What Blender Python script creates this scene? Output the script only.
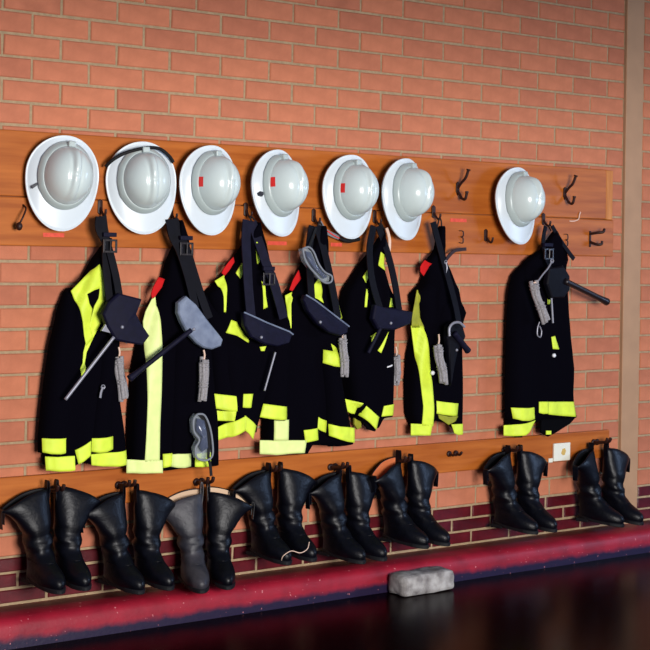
import bpy, bmesh, math, random
from mathutils import Vector, Matrix, noise
random.seed(7)
PI = math.pi
for o in list(bpy.data.objects): bpy.data.objects.remove(o)
SC = bpy.context.scene
COL = SC.collection

# ------------------------------------------------------------------ camera, sky, lamps, exposure
cam = bpy.data.cameras.new('camera'); camo = bpy.data.objects.new('camera', cam); COL.objects.link(camo)
cam.sensor_width = 36; cam.lens = 81.718; cam.shift_y = -0.11134; cam.clip_start = .05
yaw, pit, rol = 0.622126, 0.0024616, 0.0157172
fw = Vector((math.sin(yaw)*math.cos(pit), math.cos(yaw)*math.cos(pit), math.sin(pit)))
r0 = Vector((math.cos(yaw), -math.sin(yaw), 0)); u0 = r0.cross(fw)
rt = math.cos(rol)*r0 + math.sin(rol)*u0; up = -math.sin(rol)*r0 + math.cos(rol)*u0
M = Matrix((rt, up, -fw)).transposed().to_4x4(); M.translation = Vector((-2.35475, -5.21367, 1.45161))
camo.matrix_world = M; SC.camera = camo

w = bpy.data.worlds.new('sky'); SC.world = w; w.use_nodes = True
bg = w.node_tree.nodes['Background']; bg.inputs[0].default_value = (.40, .58, 1, 1); bg.inputs[1].default_value = .22

def area(name, loc, target, sx, sy, power, color):
    l = bpy.data.lights.new(name, 'AREA'); l.shape = 'RECTANGLE'; l.size = sx; l.size_y = sy; l.energy = power; l.color = color
    o = bpy.data.objects.new(name, l); COL.objects.link(o); o.location = loc
    o.rotation_euler = (Vector(target)-Vector(loc)).to_track_quat('-Z', 'Y').to_euler(); return o
# daylight through the open engine bay door, off to the right of the camera
area('yard_door_daylight', (-.1, -6.4, 1.45), (1.7, 0, 1.05), 2.2, 1.5, 490, (1.0, .97, .95))
area('side_bay_daylight', (6.8, -3.6, 2.3), (2.0, 0, .8), 1.6, 1.8, 215, (.45, .64, 1.0))

vs = SC.view_settings; vs.view_transform = 'Standard'; vs.look = 'None'; vs.gamma = 1; vs.exposure = 0; vs.use_curve_mapping = False

# ------------------------------------------------------------------ materials
def lin(c):
    return tuple((x/255/12.92 if x/255 <= .04045 else ((x/255+.055)/1.055)**2.4) for x in c)
def mat(name, rgb, rough=.6, spec=.5, metal=0, var=.0, scale=30, bump=0, bscale=200, rgb2=None, stretch=None, rnd=0, coat=0, trans=0, alpha=1):
    m = bpy.data.materials.new(name); m.use_nodes = True; nt = m.node_tree; N = nt.nodes; L = nt.links
    b = N['Principled BSDF']; c = lin(rgb)
    b.inputs['Base Color'].default_value = (*c, 1); b.inputs['Roughness'].default_value = rough
    b.inputs['Specular IOR Level'].default_value = spec; b.inputs['Metallic'].default_value = metal
    b.inputs['Coat Weight'].default_value = coat; b.inputs['Transmission Weight'].default_value = trans; b.inputs['Alpha'].default_value = alpha
    tc = N.new('ShaderNodeTexCoord'); vec = tc.outputs['Object']
    if stretch:
        mp = N.new('ShaderNodeMapping'); mp.inputs['Scale'].default_value = stretch; L.new(vec, mp.inputs[0]); vec = mp.outputs[0]
    col = None
    if var or rgb2:
        n = N.new('ShaderNodeTexNoise'); n.inputs['Scale'].default_value = scale; n.inputs['Detail'].default_value = 6; L.new(vec, n.inputs['Vector'])
        cr = N.new('ShaderNodeValToRGB'); cr.color_ramp.elements[0].position = .35; cr.color_ramp.elements[1].position = .68
        d = lin(rgb2) if rgb2 else tuple(x*(1-var) for x in c)
        e = c if rgb2 else tuple(min(1, x*(1+var)) for x in c)
        cr.color_ramp.elements[0].color = (*d, 1); cr.color_ramp.elements[1].color = (*e, 1)
        L.new(n.outputs['Fac'], cr.inputs[0]); col = cr.outputs[0]
    if rnd:
        oi = N.new('ShaderNodeObjectInfo'); ge = N.new('ShaderNodeNewGeometry')
        ad = N.new('ShaderNodeMath'); ad.operation = 'ADD'; L.new(oi.outputs['Random'], ad.inputs[0]); L.new(ge.outputs['Random Per Island'], ad.inputs[1])
        fr = N.new('ShaderNodeMath'); fr.operation = 'FRACT'; L.new(ad.outputs[0], fr.inputs[0])
        cr2 = N.new('ShaderNodeValToRGB'); el = cr2.color_ramp.elements
        el[0].color = (1-rnd, 1-rnd*1.15, 1-rnd*.9, 1); el[1].color = (1+rnd*.5, 1+rnd*.55, 1+rnd*.3, 1)
        k = el.new(.5); k.color = (1, 1, 1, 1)
        L.new(fr.outputs[0], cr2.inputs[0])
        mx = N.new('ShaderNodeMixRGB'); mx.blend_type = 'MULTIPLY'; mx.inputs[0].default_value = 1
        if col: L.new(col, mx.inputs[1])
        else: mx.inputs[1].default_value = (*c, 1)
        L.new(cr2.outputs[0], mx.inputs[2]); col = mx.outputs[0]
    if col: L.new(col, b.inputs['Base Color'])
    if bump:
        n2 = N.new('ShaderNodeTexNoise'); n2.inputs['Scale'].default_value = bscale; n2.inputs['Detail'].default_value = 4; L.new(vec, n2.inputs['Vector'])
        bp = N.new('ShaderNodeBump'); bp.inputs['Strength'].default_value = bump; bp.inputs['Distance'].default_value = .003
        L.new(n2.outputs['Fac'], bp.inputs['Height']); L.new(bp.outputs[0], b.inputs['Normal'])
    return m
def kerb_mat():
    m = mat('red_kerb_paint', (152, 24, 44), .5, .3, rgb2=(124, 18, 36), scale=9, bump=.3, bscale=60)
    nt = m.node_tree; N = nt.nodes; L = nt.links; b = N['Principled BSDF']; base = b.inputs['Base Color'].links[0].from_socket
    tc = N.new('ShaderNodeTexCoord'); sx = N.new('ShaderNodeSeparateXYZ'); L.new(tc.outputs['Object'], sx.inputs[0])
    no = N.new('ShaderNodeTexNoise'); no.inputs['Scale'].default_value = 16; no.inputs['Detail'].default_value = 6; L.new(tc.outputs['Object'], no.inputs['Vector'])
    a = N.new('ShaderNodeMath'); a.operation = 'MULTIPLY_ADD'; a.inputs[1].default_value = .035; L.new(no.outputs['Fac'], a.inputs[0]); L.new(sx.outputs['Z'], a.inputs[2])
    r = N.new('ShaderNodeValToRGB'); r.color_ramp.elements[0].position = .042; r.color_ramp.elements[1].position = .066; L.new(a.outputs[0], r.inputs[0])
    mx = N.new('ShaderNodeMixRGB'); L.new(r.outputs[0], mx.inputs[0]); mx.inputs[1].default_value = (*lin((26, 14, 46)), 1); L.new(base, mx.inputs[2])      # dark navy towards the foot, edge broken by noise
    n2 = N.new('ShaderNodeTexNoise'); n2.inputs['Scale'].default_value = 70; n2.inputs['Detail'].default_value = 2; L.new(tc.outputs['Object'], n2.inputs['Vector'])
    r2 = N.new('ShaderNodeValToRGB'); r2.color_ramp.elements[0].position = .70; r2.color_ramp.elements[1].position = .76; L.new(n2.outputs['Fac'], r2.inputs[0])
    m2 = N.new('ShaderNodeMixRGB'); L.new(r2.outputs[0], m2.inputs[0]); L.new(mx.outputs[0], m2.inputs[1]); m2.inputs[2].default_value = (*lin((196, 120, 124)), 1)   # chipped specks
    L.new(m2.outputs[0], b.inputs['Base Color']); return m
BRICK = mat('orange_brick', (187, 115, 86), .85, .15, var=.11, scale=12, bump=.3, bscale=160, rnd=.13)
DARKB = mat('maroon_brick', (84, 14, 24), .35, .5, var=.25, scale=20, bump=.2, rnd=.25)
MORTAR = mat('mortar', (163, 141, 111), .9, .1, var=.12, scale=60, bump=.5, bscale=300)
WOOD = mat('varnished_timber', (182, 102, 40), .45, .2, rgb2=(156, 80, 26), scale=4, stretch=(.7, 6, 9), bump=.05, bscale=40)
WOOD2 = mat('pale_timber_batten', (204, 132, 66), .5, .2, rgb2=(184, 112, 48), scale=5, stretch=(9, 6, 1))
STEEL = mat('beige_painted_steel', (172, 134, 102), .6, .25, var=.06, scale=8)
GAP = mat('dark_joint_filler', (58, 22, 20), .9, .1)
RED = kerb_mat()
FLOOR = mat('dark_polished_floor', (14, 1, 3), .22, .03, rgb2=(6, 1, 2), scale=1.6, bump=.04, bscale=25)
SHELL = mat('white_helmet_brim', (208, 217, 222), .3, .4)
CROWN = mat('pale_grey_helmet_crown', (198, 210, 208), .22, .4)
RING = mat('grey_helmet_collar', (172, 184, 182), .3, .4)
TAPE = mat('red_tape', (228, 44, 40), .5, .4)
LABEL = mat('faded_red_label', (226, 84, 62), .6, .3, rgb2=(200, 70, 52), scale=60)
WOOL = mat('black_wool', (5, 4, 10), .95, .03, bump=.3, bscale=400)
LINING = mat('black_lining', (5, 5, 8), .9, .05)
HIVIS = mat('yellow_reflective_tape', (214, 236, 66), .55, .35, var=.08, scale=25)
PALEVIS = mat('pale_reflective_tape', (224, 238, 150), .5, .35, var=.06, scale=25)
OLIVE = mat('dull_shaded_yellow_tape', (150, 152, 40), .6, .3, var=.15, scale=25)  # dull yellow; shade painted into the upper stripe of the sixth coat
REDCLOTH = mat('red_collar_cloth', (196, 22, 24), .8, .2)
STRAP = mat('black_belt_leather', (8, 8, 17), .6, .12, var=.2, scale=40)
LEATHER = mat('dark_leather', (12, 11, 34), .6, .15, var=.2, scale=40, bump=.15, bscale=250)
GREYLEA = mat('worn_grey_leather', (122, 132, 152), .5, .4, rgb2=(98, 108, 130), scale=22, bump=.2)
BLUELEA = mat('slate_leather', (19, 18, 36), .6, .12, var=.2, scale=30)
IRON = mat('dark_cast_iron', (44, 20, 16), .5, .3)
STEELG = mat('grey_steel', (140, 140, 150), .45, .4, metal=.3)
HANDLE = mat('dark_painted_handle', (26, 18, 20), .4, .5)
ROPE = mat('grey_cord', (146, 142, 144), .85, .2, var=.2, scale=120, bump=.5, bscale=300)
BUTTON = mat('white_metal_button', (225, 225, 228), .3, .6)
BOOT = mat('black_boot_leather', (5, 5, 12), .40, .22, var=.3, scale=30, bump=.5, bscale=55)
GREYBOOT = mat('scuffed_grey_boot_leather', (58, 55, 60), .5, .4, rgb2=(26, 26, 34), scale=16, bump=.5, bscale=70)
SOLE = mat('black_rubber_sole', (12, 12, 16), .6, .3)
CREAM = mat('cream_boot_lining', (206, 176, 146), .8, .2)
TANLIN = mat('tan_boot_lining', (196, 106, 62), .7, .2)
STONE = mat('pale_stone', (176, 172, 168), .85, .2, rgb2=(104, 98, 96), scale=18, bump=.9, bscale=45)
PLATE = mat('white_plastic_plate', (226, 224, 206), .4, .5)
YMARK = mat('yellow_plate_mark', (204, 168, 90), .5, .4)
GOG = mat('clear_goggle_plastic', (196, 204, 210), .15, .5, alpha=.28)
GOGF = mat('grey_goggle_rubber', (120, 124, 132), .5, .4)
LENS = mat('smoky_goggle_lens', (84, 92, 116), .12, .6, alpha=.55)
STRING = mat('pale_string', (222, 190, 170), .8, .2)
BLACKR = mat('black_elastic', (14, 13, 15), .7, .3)
BADGE = mat('dark_badge', (40, 42, 52), .5, .4)

# ------------------------------------------------------------------ helpers
def obj(name, bm, m, parent=None, smooth=False, loc=None):
    """link bm (world coordinates) as one mesh; re-based on its parent or loc"""
    org = Vector((0, 0, 0))
    if parent is not None:
        p = parent
        while p is not None: org += p.location; p = p.parent
    if loc is not None: org = Vector(loc)
    if org.length: bmesh.ops.translate(bm, verts=bm.verts, vec=-org)
    bmesh.ops.recalc_face_normals(bm, faces=bm.faces)
    me = bpy.data.meshes.new(name); bm.to_mesh(me); bm.free()
    for mm in (m if isinstance(m, (list, tuple)) else [m]): me.materials.append(mm)
    if smooth:
        for p in me.polygons: p.use_smooth = True
    o = bpy.data.objects.new(name, me); COL.objects.link(o)
    if parent is not None: o.parent = parent
    elif loc is not None: o.location = loc
    return o
def thing(name, label, cat, loc, group=None, rot=None):
    o = bpy.data.objects.new(name, None); COL.objects.link(o); o.location = loc; o.empty_display_size = .05
    if rot: o.rotation_euler = rot
    o['label'] = label; o['category'] = cat
    if group: o['group'] = group
    return o
def tag(o, label, cat, group=None):
    o['label'] = label; o['category'] = cat
    if group: o['group'] = group
    return o
def box(bm, x0, x1, y0, y1, z0, z1, bev=0, mi=0):
    vs_ = [bm.verts.new((x, y, z)) for x in (x0, x1) for y in (y0, y1) for z in (z0, z1)]
    F = [(0,1,3,2), (4,6,7,5), (0,4,5,1), (2,3,7,6), (0,2,6,4), (1,5,7,3)]
    fs = [bm.faces.new([vs_[i] for i in f]) for f in F]
    for f in fs: f.material_index = mi
    if bev:
        es = list({e for f in fs for e in f.edges})
        bmesh.ops.bevel(bm, geom=es, offset=bev, segments=2, affect='EDGES', profile=.5)
    return fs
def smooth_path(pts, n=6):
    P = [Vector(p) for p in pts]
    if len(P) < 3: return P
    out = []
    for i in range(len(P)-1):
        a, b, c, d = P[max(i-1, 0)], P[i], P[i+1], P[min(i+2, len(P)-1)]
        for k in range(n):
            t = k/n
            out.append(.5*((2*b)+(c-a)*t+(2*a-5*b+4*c-d)*t*t+(3*b-a-3*c+d)*t**3))
    out.append(P[-1]); return out
def tube(bm, pts, r, n=8, smooth=True, flat=1.0):
    P = smooth_path(pts) if smooth else [Vector(p) for p in pts]
    rings = []; ref = None
    for i, p in enumerate(P):
        t = (P[min(i+1, len(P)-1)]-P[max(i-1, 0)]).normalized()
        if ref is None:
            ref = Vector((0, 1, 0)) if abs(t.y) < .9 else Vector((1, 0, 0))
        a = (ref - t*ref.dot(t)).normalized(); ref = a; b = t.cross(a)
        f = i/(len(P)-1); rr = r(f) if callable(r) else r
        rings.append([bm.verts.new(p+rr*(math.cos(2*PI*k/n)*a*flat+math.sin(2*PI*k/n)*b)) for k in range(n)])
    for A, B in zip(rings, rings[1:]):
        for k in range(n): bm.faces.new((A[k], A[(k+1) % n], B[(k+1) % n], B[k]))
    bm.faces.new(rings[0][::-1]); bm.faces.new(rings[-1])
def ribbon(bm, pts, width, thick, smooth=True, twist=0):
    """flat strap along pts: wide in the wall plane, thin towards the room"""
    P = smooth_path(pts) if smooth else [Vector(p) for p in pts]
    rings = []
    for i, p in enumerate(P):
        t = (P[min(i+1, len(P)-1)]-P[max(i-1, 0)]).normalized()
        n = Vector((0, 1, 0)); n = (n - t*n.dot(t))
        n = n.normalized() if n.length > .05 else Vector((0, 0, 1))
        a = t.cross(n)
        f = i/(len(P)-1); wd = width(f) if callable(width) else width
        if twist: a = Matrix.Rotation(twist, 3, t) @ a; n = Matrix.Rotation(twist, 3, t) @ n
        rings.append([bm.verts.new(p+a*wd/2*s+n*thick/2*q) for s, q in ((-1, -1), (1, -1), (1, 1), (-1, 1))])
    for A, B in zip(rings, rings[1:]):
        for k in range(4): bm.faces.new((A[k], A[(k+1) % 4], B[(k+1) % 4], B[k]))
    bm.faces.new(rings[0][::-1]); bm.faces.new(rings[-1])
def slab(bm, poly, y, thick, bev=.004, slope=0.0, bulge=0.0):
    """extruded outline standing in the wall plane, front at y (towards the room is negative), rounded front rim"""
    n = len(poly); cx = sum(p[0] for p in poly)/n; cz = sum(p[1] for p in poly)/n
    def ring(k, yy):
        out = []
        for x, z in poly:
            d = math.hypot(x-cx, z-cz) or 1
            out.append(bm.verts.new((x+(cx-x)/d*k, yy+slope*(x-cx), z+(cz-z)/d*k)))
        return out
    R = [ring(0, y+thick), ring(0, y+bev), ring(bev*.4, y+bev*.3), ring(bev*1.3, y-bulge*.4)]
    for A, B in zip(R, R[1:]):
        for k in range(n): bm.faces.new((A[k], A[(k+1) % n], B[(k+1) % n], B[k]))
    c = bm.verts.new((cx, y-bulge, cz))
    for k in range(n): bm.faces.new((R[-1][k], R[-1][(k+1) % n], c))
    bm.faces.new(R[0][::-1])
def at3(L, y): return [(x, y, z) for x, z in L]
def lerp_tab(tab, z):
    """tab: list of (value, z) with falling z"""
    if z >= tab[0][1]: return tab[0][0]
    for (a, za), (b, zb) in zip(tab, tab[1:]):
        if z >= zb:
            t = (za-z)/(za-zb) if za != zb else 0
            return a+(b-a)*t
    return tab[-1][0]
class Drape:
    """hanging cloth: outline tables L, R [(x,z)...] from the top down, bottom edge hem [(x,z)...] left to right"""
    def __init__(s, L, R, hem, y0, D, fold=.010, freq=34, ph=0.0, p=4.5):
        s.L, s.R, s.hem, s.y0, s.D, s.fold, s.freq, s.ph, s.p = L, R, hem, y0, D, fold, freq, ph, p
        s.zt = max(L[0][1], R[0][1]); s.zb = min(z for x, z in hem)
    def x(s, z, k): a = lerp_tab(s.L, z); b = lerp_tab(s.R, z); return a+(b-a)*k
    def y(s, x, z):
        a = lerp_tab(s.L, z); b = lerp_tab(s.R, z)
        k = min(1, max(0, (x-a)/max(b-a, .001)))
        pr = max(0, 1-abs(2*k-1)**s.p)**(1/s.p)
        low = min(1, max(0, (s.zt-z)/.35))
        f = s.fold*pr*low*(math.sin(s.freq*(x-a)+s.ph+3*math.sin(2.1*z+s.ph))*.65+noise.noise((x*9+s.ph, z*4, s.ph))*.9)
        return -(lerp_tab(s.y0, z)+lerp_tab(s.D, z)*pr)-f
    def build(s, name, m, parent, nx=26, nz=34):
        bm = bmesh.new(); F = []; B = []
        for j in range(nz+1):
            rf, rb = [], []
            for i in range(nx+1):
                k = .5-.5*math.cos(PI*i/nx)
                # bottom height under this fraction
                xb = s.x(s.zb, k); zb = None
                H = s.hem
                if xb <= H[0][0]: zb = H[0][1]
                elif xb >= H[-1][0]: zb = H[-1][1]
                else:
                    for (xa, za), (xc, zc) in zip(H, H[1:]):
                        if xa <= xb <= xc: zb = za+(zc-za)*((xb-xa)/max(xc-xa, 1e-6)); break
                zk = s.zt-.018*abs(2*k-1)**2.2; z = zk+(zb-zk)*j/nz; x = s.x(z, k)
                rf.append(bm.verts.new((x, s.y(x, z), z)))
                rb.append(bm.verts.new((x, -lerp_tab(s.y0, z)+.004, z)) )
            F.append(rf); B.append(rb)
        for j in range(nz):
            for i in range(nx):
                bm.faces.new((F[j][i], F[j+1][i], F[j+1][i+1], F[j][i+1]))
                bm.faces.new((B[j][i], B[j][i+1], B[j+1][i+1], B[j+1][i]))
            bm.faces.new((F[j][0], B[j][0], B[j+1][0], F[j+1][0])); bm.faces.new((F[j][nx], F[j+1][nx], B[j+1][nx], B[j][nx]))
        for i in range(nx):
            bm.faces.new((F[0][i], F[0][i+1], B[0][i+1], B[0][i])); bm.faces.new((F[nz][i], B[nz][i], B[nz][i+1], F[nz][i+1]))
        return obj(name, bm, m, parent, smooth=True)
    def patch(s, pairs, name, m, parent, n=6, proud=.005, th=.004):
        """cloth tape sewn on the front: a strip of point pairs ((x,z),(x,z)) laid onto the cloth"""
        rows = []
        for (a, b), (c, d) in zip(pairs, pairs[1:]):
            ln = max(math.hypot(a[0]-c[0], a[1]-c[1]), math.hypot(b[0]-d[0], b[1]-d[1])); q = max(2, int(ln/.012))
            for k in range(q):
                t = k/q; rows.append(((a[0]+(c[0]-a[0])*t, a[1]+(c[1]-a[1])*t), (b[0]+(d[0]-b[0])*t, b[1]+(d[1]-b[1])*t)))
        rows.append(pairs[-1]); bm = bmesh.new(); F = []; B = []
        for a, b in rows:
            f, g = [], []
            for i in range(n+1):
                x = a[0]+(b[0]-a[0])*i/n; z = a[1]+(b[1]-a[1])*i/n; y = s.y(x, z)-proud
                y = min(y, -lerp_tab(s.y0, z)-lerp_tab(s.D, z)*.72)
                f.append(bm.verts.new((x, y, z))); g.append(bm.verts.new((x, y+th, z)))
            F.append(f); B.append(g)
        for j in range(len(rows)-1):
            for i in range(n):
                bm.faces.new((F[j][i], F[j+1][i], F[j+1][i+1], F[j][i+1])); bm.faces.new((B[j][i], B[j][i+1], B[j+1][i+1], B[j+1][i]))
            bm.faces.new((F[j][0], B[j][0], B[j+1][0], F[j+1][0])); bm.faces.new((F[j][n], F[j+1][n], B[j+1][n], B[j][n]))
        for i in range(n):
            bm.faces.new((F[0][i], F[0][i+1], B[0][i+1], B[0][i])); bm.faces.new((F[-1][i], B[-1][i], B[-1][i+1], F[-1][i+1]))
        return obj(name, bm, m, parent, smooth=True)
def struct(o): o['kind'] = 'structure'; return o
def lathe(bm, prof, c, ax, n=16):
    """prof: (radius, height along ax) pairs"""
    ax = Vector(ax).normalized(); a = ax.orthogonal().normalized(); b = ax.cross(a); c = Vector(c); R = []
    for r, h in prof: R.append([bm.verts.new(c+ax*h+(a*math.cos(2*PI*k/n)+b*math.sin(2*PI*k/n))*max(r, 1e-5)) for k in range(n)])
    for A, B in zip(R, R[1:]):
        for k in range(n): bm.faces.new((A[k], A[(k+1) % n], B[(k+1) % n], B[k]))
    bm.faces.new(R[0][::-1]); bm.faces.new(R[-1])
def torus(bm, c, ax, R, r, n=20, m=6, a0=0, a1=2*PI):
    ax = Vector(ax).normalized(); a = ax.orthogonal().normalized(); b = ax.cross(a); c = Vector(c)
    full = abs(a1-a0-2*PI) < 1e-4; K = n if full else n+1; rings = []
    for i in range(K):
        t = a0+(a1-a0)*i/n; d = a*math.cos(t)+b*math.sin(t)
        rings.append([bm.verts.new(c+d*(R+r*math.cos(2*PI*k/m))+ax*r*math.sin(2*PI*k/m)) for k in range(m)])
    for i in range(n):
        A, B = rings[i], rings[(i+1) % K]
        for k in range(m): bm.faces.new((A[k], A[(k+1) % m], B[(k+1) % m], B[k]))
    if not full: bm.faces.new(rings[0][::-1]); bm.faces.new(rings[-1])

# ------------------------------------------------------------------ setting: brick wall, column, kerb, floor
Z0, MZ, MX = 2.36, .086, .12          # bed joint 0, course height, half a stretcher
ZD, MD = Z0-24*MZ, .0595              # top of the maroon plinth, its course height
KT = .113                             # kerb top
bm = bmesh.new(); box(bm, -1.7, 3.242, .006, .12, 0, 3.3)
wall = struct(obj('wall_back', bm, MORTAR))
bm = bmesh.new(); box(bm, -1.7, 3.242, .0058, .04, 0, ZD)
plinth = struct(obj('trim_5', bm, MORTAR))           # maroon plinth courses along the foot of the wall
bm = bmesh.new(); box(bm, 3.382, 5.4, .006, .12, 0, 3.3)
wall_r = struct(obj('wall_right', bm, MORTAR))
mesh_cache = {}
def brick_mesh(bm, x0, x1, z0, z1, y, v):
    rnd = random.Random(v); b = .004
    j = lambda s: rnd.uniform(-s, s)
    q = [(x0, z0), (x1, z0), (x1, z1), (x0, z1)]; q = [(x+j(.0016), z+j(.0013)) for x, z in q]
    yo = y+j(.0012)
    A = [bm.verts.new((x, .05, z)) for x, z in q]; Bv = [bm.verts.new((x, yo+b, z)) for x, z in q]
    xm, zm = (x0+x1)/2, (z0+z1)/2
    Cv = [bm.verts.new((x+(b if x < xm else -b), yo+j(.0006), z+(b if z < zm else -b))) for x, z in q]
    for P, Q in ((A, Bv), (Bv, Cv)):
        for k in range(4): bm.faces.new((P[k], P[(k+1) % 4], Q[(k+1) % 4], Q[k]))
    bm.faces.new(Cv)
def brick(x0, x1, z0, z1, m, parent):
    key = (round(x1-x0, 3), round(z1-z0, 3), m.name, random.randrange(5))
    if key not in mesh_cache:
        b = bmesh.new(); lx, lz = x1-x0, z1-z0
        brick_mesh(b, -lx/2, lx/2, -lz/2, lz/2, 0, key[3]+int(lx*999)); bmesh.ops.recalc_face_normals(b, faces=b.faces)
        me = bpy.data.meshes.new('brick'); b.to_mesh(me); b.free(); me.materials.append(m); mesh_cache[key] = me
    o = bpy.data.objects.new('brick', mesh_cache[key]); COL.objects.link(o); o.parent = parent
    o.location = ((x0+x1)/2, random.uniform(-.001, .001), (z0+z1)/2); o.rotation_euler = (0, random.uniform(-.003, .003), random.uniform(-.003, .003))
# what covers the wall: the two boards, and the middles of the hanging coats
COVER = [(-2, 3.14, 1.50, 1.88), (-2, 3.13, .50, .58)]
def covered(x0, x1, z0, z1):
    for a, b, c, d in COVER:
        if x0 > a and x1 < b and z0 > c-.03 and z1 < d+.03: return True
    for a, b in COATSPAN:
        if x0 > a and x1 < b and .66 < z0 and z1 < 1.33: return True
    return False
COATSPAN = [(.04, .30), (.40, .66), (.62, 1.08), (1.06, 1.45), (1.45, 1.66), (1.78, 2.02), (2.40, 2.74)]
stuff = bmesh.new(); nb = 0
J = .010
for k in range(-11, 24):
    zt, zb = Z0-k*MZ, Z0-(k+1)*MZ; i = -14+(k % 2)
    while i < 28:
        x0, x1 = i*MX+J/2, min(i*MX+2*MX-J/2, 3.239); i += 2
        if x1-x0 < .03: continue
        z0, z1 = zb+J/2, zt-J/2
        top = 2.408+(x0+.134)*.114
        if nb < 300 and x1 > -.08 and z0 < top-.05 and not covered(x0, x1, z0, z1): brick(x0, x1, z0, z1, BRICK, wall); nb += 1
        else: brick_mesh(stuff, x0, x1, z0, z1, random.uniform(-.001, .001), random.randrange(999))
print('bricks', nb)
o = obj('brickwork', stuff, BRICK, wall); o['kind'] = 'stuff'
stuff = bmesh.new()
for k in range(4):
    zt, zb = ZD-k*MD, ZD-(k+1)*MD; i = -14+((k+1) % 2)
    while i < 28:
        x0, x1 = i*MX+.006-.03+J/2, min(i*MX+.006-.03+2*MX-J/2, 3.239); i += 2
        if x1-x0 < .03: continue
        if x1 > -.14 and k < 3: brick(x0, x1, zb+J/2, zt-J/2, DARKB, plinth)
        else: brick_mesh(stuff, x0, x1, zb+J/2, zt-J/2, 0, random.randrange(999))
o = obj('plinth_brickwork', stuff, DARKB, plinth); o['kind'] = 'stuff'
stuff = bmesh.new()
for k in range(-11, 24):
    zt, zb = Z0-k*MZ, Z0-(k+1)*MZ; x = 3.384-(.12 if k % 2 else 0)
    while x < 5.3:
        x0, x1 = max(x+J/2, 3.384), x+.24-J/2; x += .24
        if k > -6 and x0 < 3.45: brick(x0, x1, zb+J/2, zt-J/2, BRICK, wall_r)
        else: brick_mesh(stuff, x0, x1, zb+J/2, zt-J/2, 0, random.randrange(999))
o = obj('brickwork', stuff, BRICK, wall_r); o['kind'] = 'stuff'
stuff = bmesh.new()
for k in range(4):
    zt, zb = ZD-k*MD, ZD-(k+1)*MD; x = 3.384-(.12 if k % 2 else 0)
    while x < 5.3:
        x0, x1 = max(x+J/2, 3.384), x+.24-J/2; x += .24
        if x0 < 3.5 and k < 3: brick(x0, x1, zb+J/2, zt-J/2, DARKB, wall_r)
        else: brick_mesh(stuff, x0, x1, zb+J/2, zt-J/2, 0, random.randrange(999))
o = obj('plinth_brickwork', stuff, DARKB, wall_r); o['kind'] = 'stuff'
bm = bmesh.new(); box(bm, 3.243, 3.368, -.012, .12, 0, 3.3, .003)
struct(obj('trim_1', bm, STEEL))                       # steel column between the two wall panels
bm = bmesh.new(); box(bm, 3.368, 3.386, .02, .12, 0, 3.3)
struct(obj('trim_2', bm, GAP))                         # dark joint beside it
# painted kerb along the foot of the wall
bm = bmesh.new(); prof = [(.006, 0), (.006, KT), (-.09, KT-.001), (-.135, KT-.003), (-.155, KT-.009), (-.168, KT-.020), (-.175, KT-.034), (-.179, .056), (-.181, .034), (-.183, .015), (-.184, 0)]
rows = []; nxx = 60
for i in range(nxx+1):
    x = -1.7+7.1*i/nxx
    rows.append([bm.verts.new((x, y+(.003*noise.noise((x*3, y*9, 1)) if y < 0 else 0), z+(.0025*noise.noise((x*4, z*9, 5)) if z > .01 and y < 0 else 0))) for y, z in prof])
for A, B in zip(rows, rows[1:]):
    for k in range(len(prof)-1):
        f = bm.faces.new((A[k], A[k+1], B[k+1], B[k]))
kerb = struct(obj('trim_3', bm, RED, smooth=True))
bm = bmesh.new(); box(bm, -6, 8, -9, .12, -.1, 0)
struct(obj('floor', bm, FLOOR))
bm = bmesh.new(); box(bm, -6, 8, -3.25, -2.95, 2.12, 3.3)
struct(obj('shade_beam', bm, STEEL))                       # added beam, unseen overhead, put in to darken the wall top

# ------------------------------------------------------------------ coat board
rack = thing('coat_rack', 'long varnished timber coat board with iron hooks across the brick wall', 'coat rack', (1.5, 0, 1.47))
def plank(x0, x1, y0, y1, z0, z1, parent, m=WOOD, name='plank', bev=.004):
    bm = bmesh.new(); box(bm, x0, x1, y0, y1, z0, z1, bev); return obj(name, bm, m, parent)
plank(-1.3, 3.095, -.026, -.004, 1.659, 1.907, rack)
plank(-1.3, 3.146, -.030, -.004, 1.473, 1.656, rack)
plank(3.097, 3.146, -.022, -.004, 1.657, 1.905, rack, WOOD2, 'batten')
UB, LB, RB = -.026, -.030, -.024
def big_hook(x, z, y=UB, s=1.0):
    bm = bmesh.new()
    slab(bm, [(x-.009, z+.022), (x, z+.030), (x+.009, z+.022), (x+.010, z-.016), (x, z-.034), (x-.010, z-.016)], y-.006, .007, .002)
    tube(bm, [(x, y-.004, z+.0), (x, y-.026, z+.022), (x+.004, y-.052, z+.045), (x+.006, y-.066, z+.075), (x+.006, y-.070, z+.084)], lambda f: .0065 if f < .85 else .0105)
    tube(bm, [(x, y-.004, z-.01), (x, y-.03, z-.045), (x, y-.055, z-.052), (x, y-.066, z-.028), (x, y-.067, z-.016)], lambda f: .0065 if f < .8 else .0085)
    return obj('hook', bm, IRON, rack, smooth=True)
def small_hook(x, z, y=LB, drop=.03):
    bm = bmesh.new()
    slab(bm, [(x-.010, z+.028), (x, z+.034), (x+.010, z+.028), (x+.010, z-.020), (x, z-.026), (x-.010, z-.020)], y-.005, .006, .0015)
    tube(bm, [(x, y-.003, z), (x, y-.022, z-drop*.7), (x, y-.040, z-drop), (x, y-.050, z-drop*.5), (x, y-.050, z-drop*.2)], .005)
    return obj('hook', bm, IRON, rack, smooth=True)
HP = [(0.099,1.742),(0.436,1.738),(0.748,1.741),(1.078,1.742),(1.454,1.740),(1.758,1.740),(2.438,1.733)]   # centres of the crowns
HATS = list(zip(HP, (-.08, -.14, .14, .26, .10, .26, .16), (0, 0, 0, -.06, 0, -.02, -.06), (.10, -.05, 0, -.05, 0, 0, 0)))
for (x, z), a, b, c in HATS: big_hook(x, z+.005)
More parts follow.
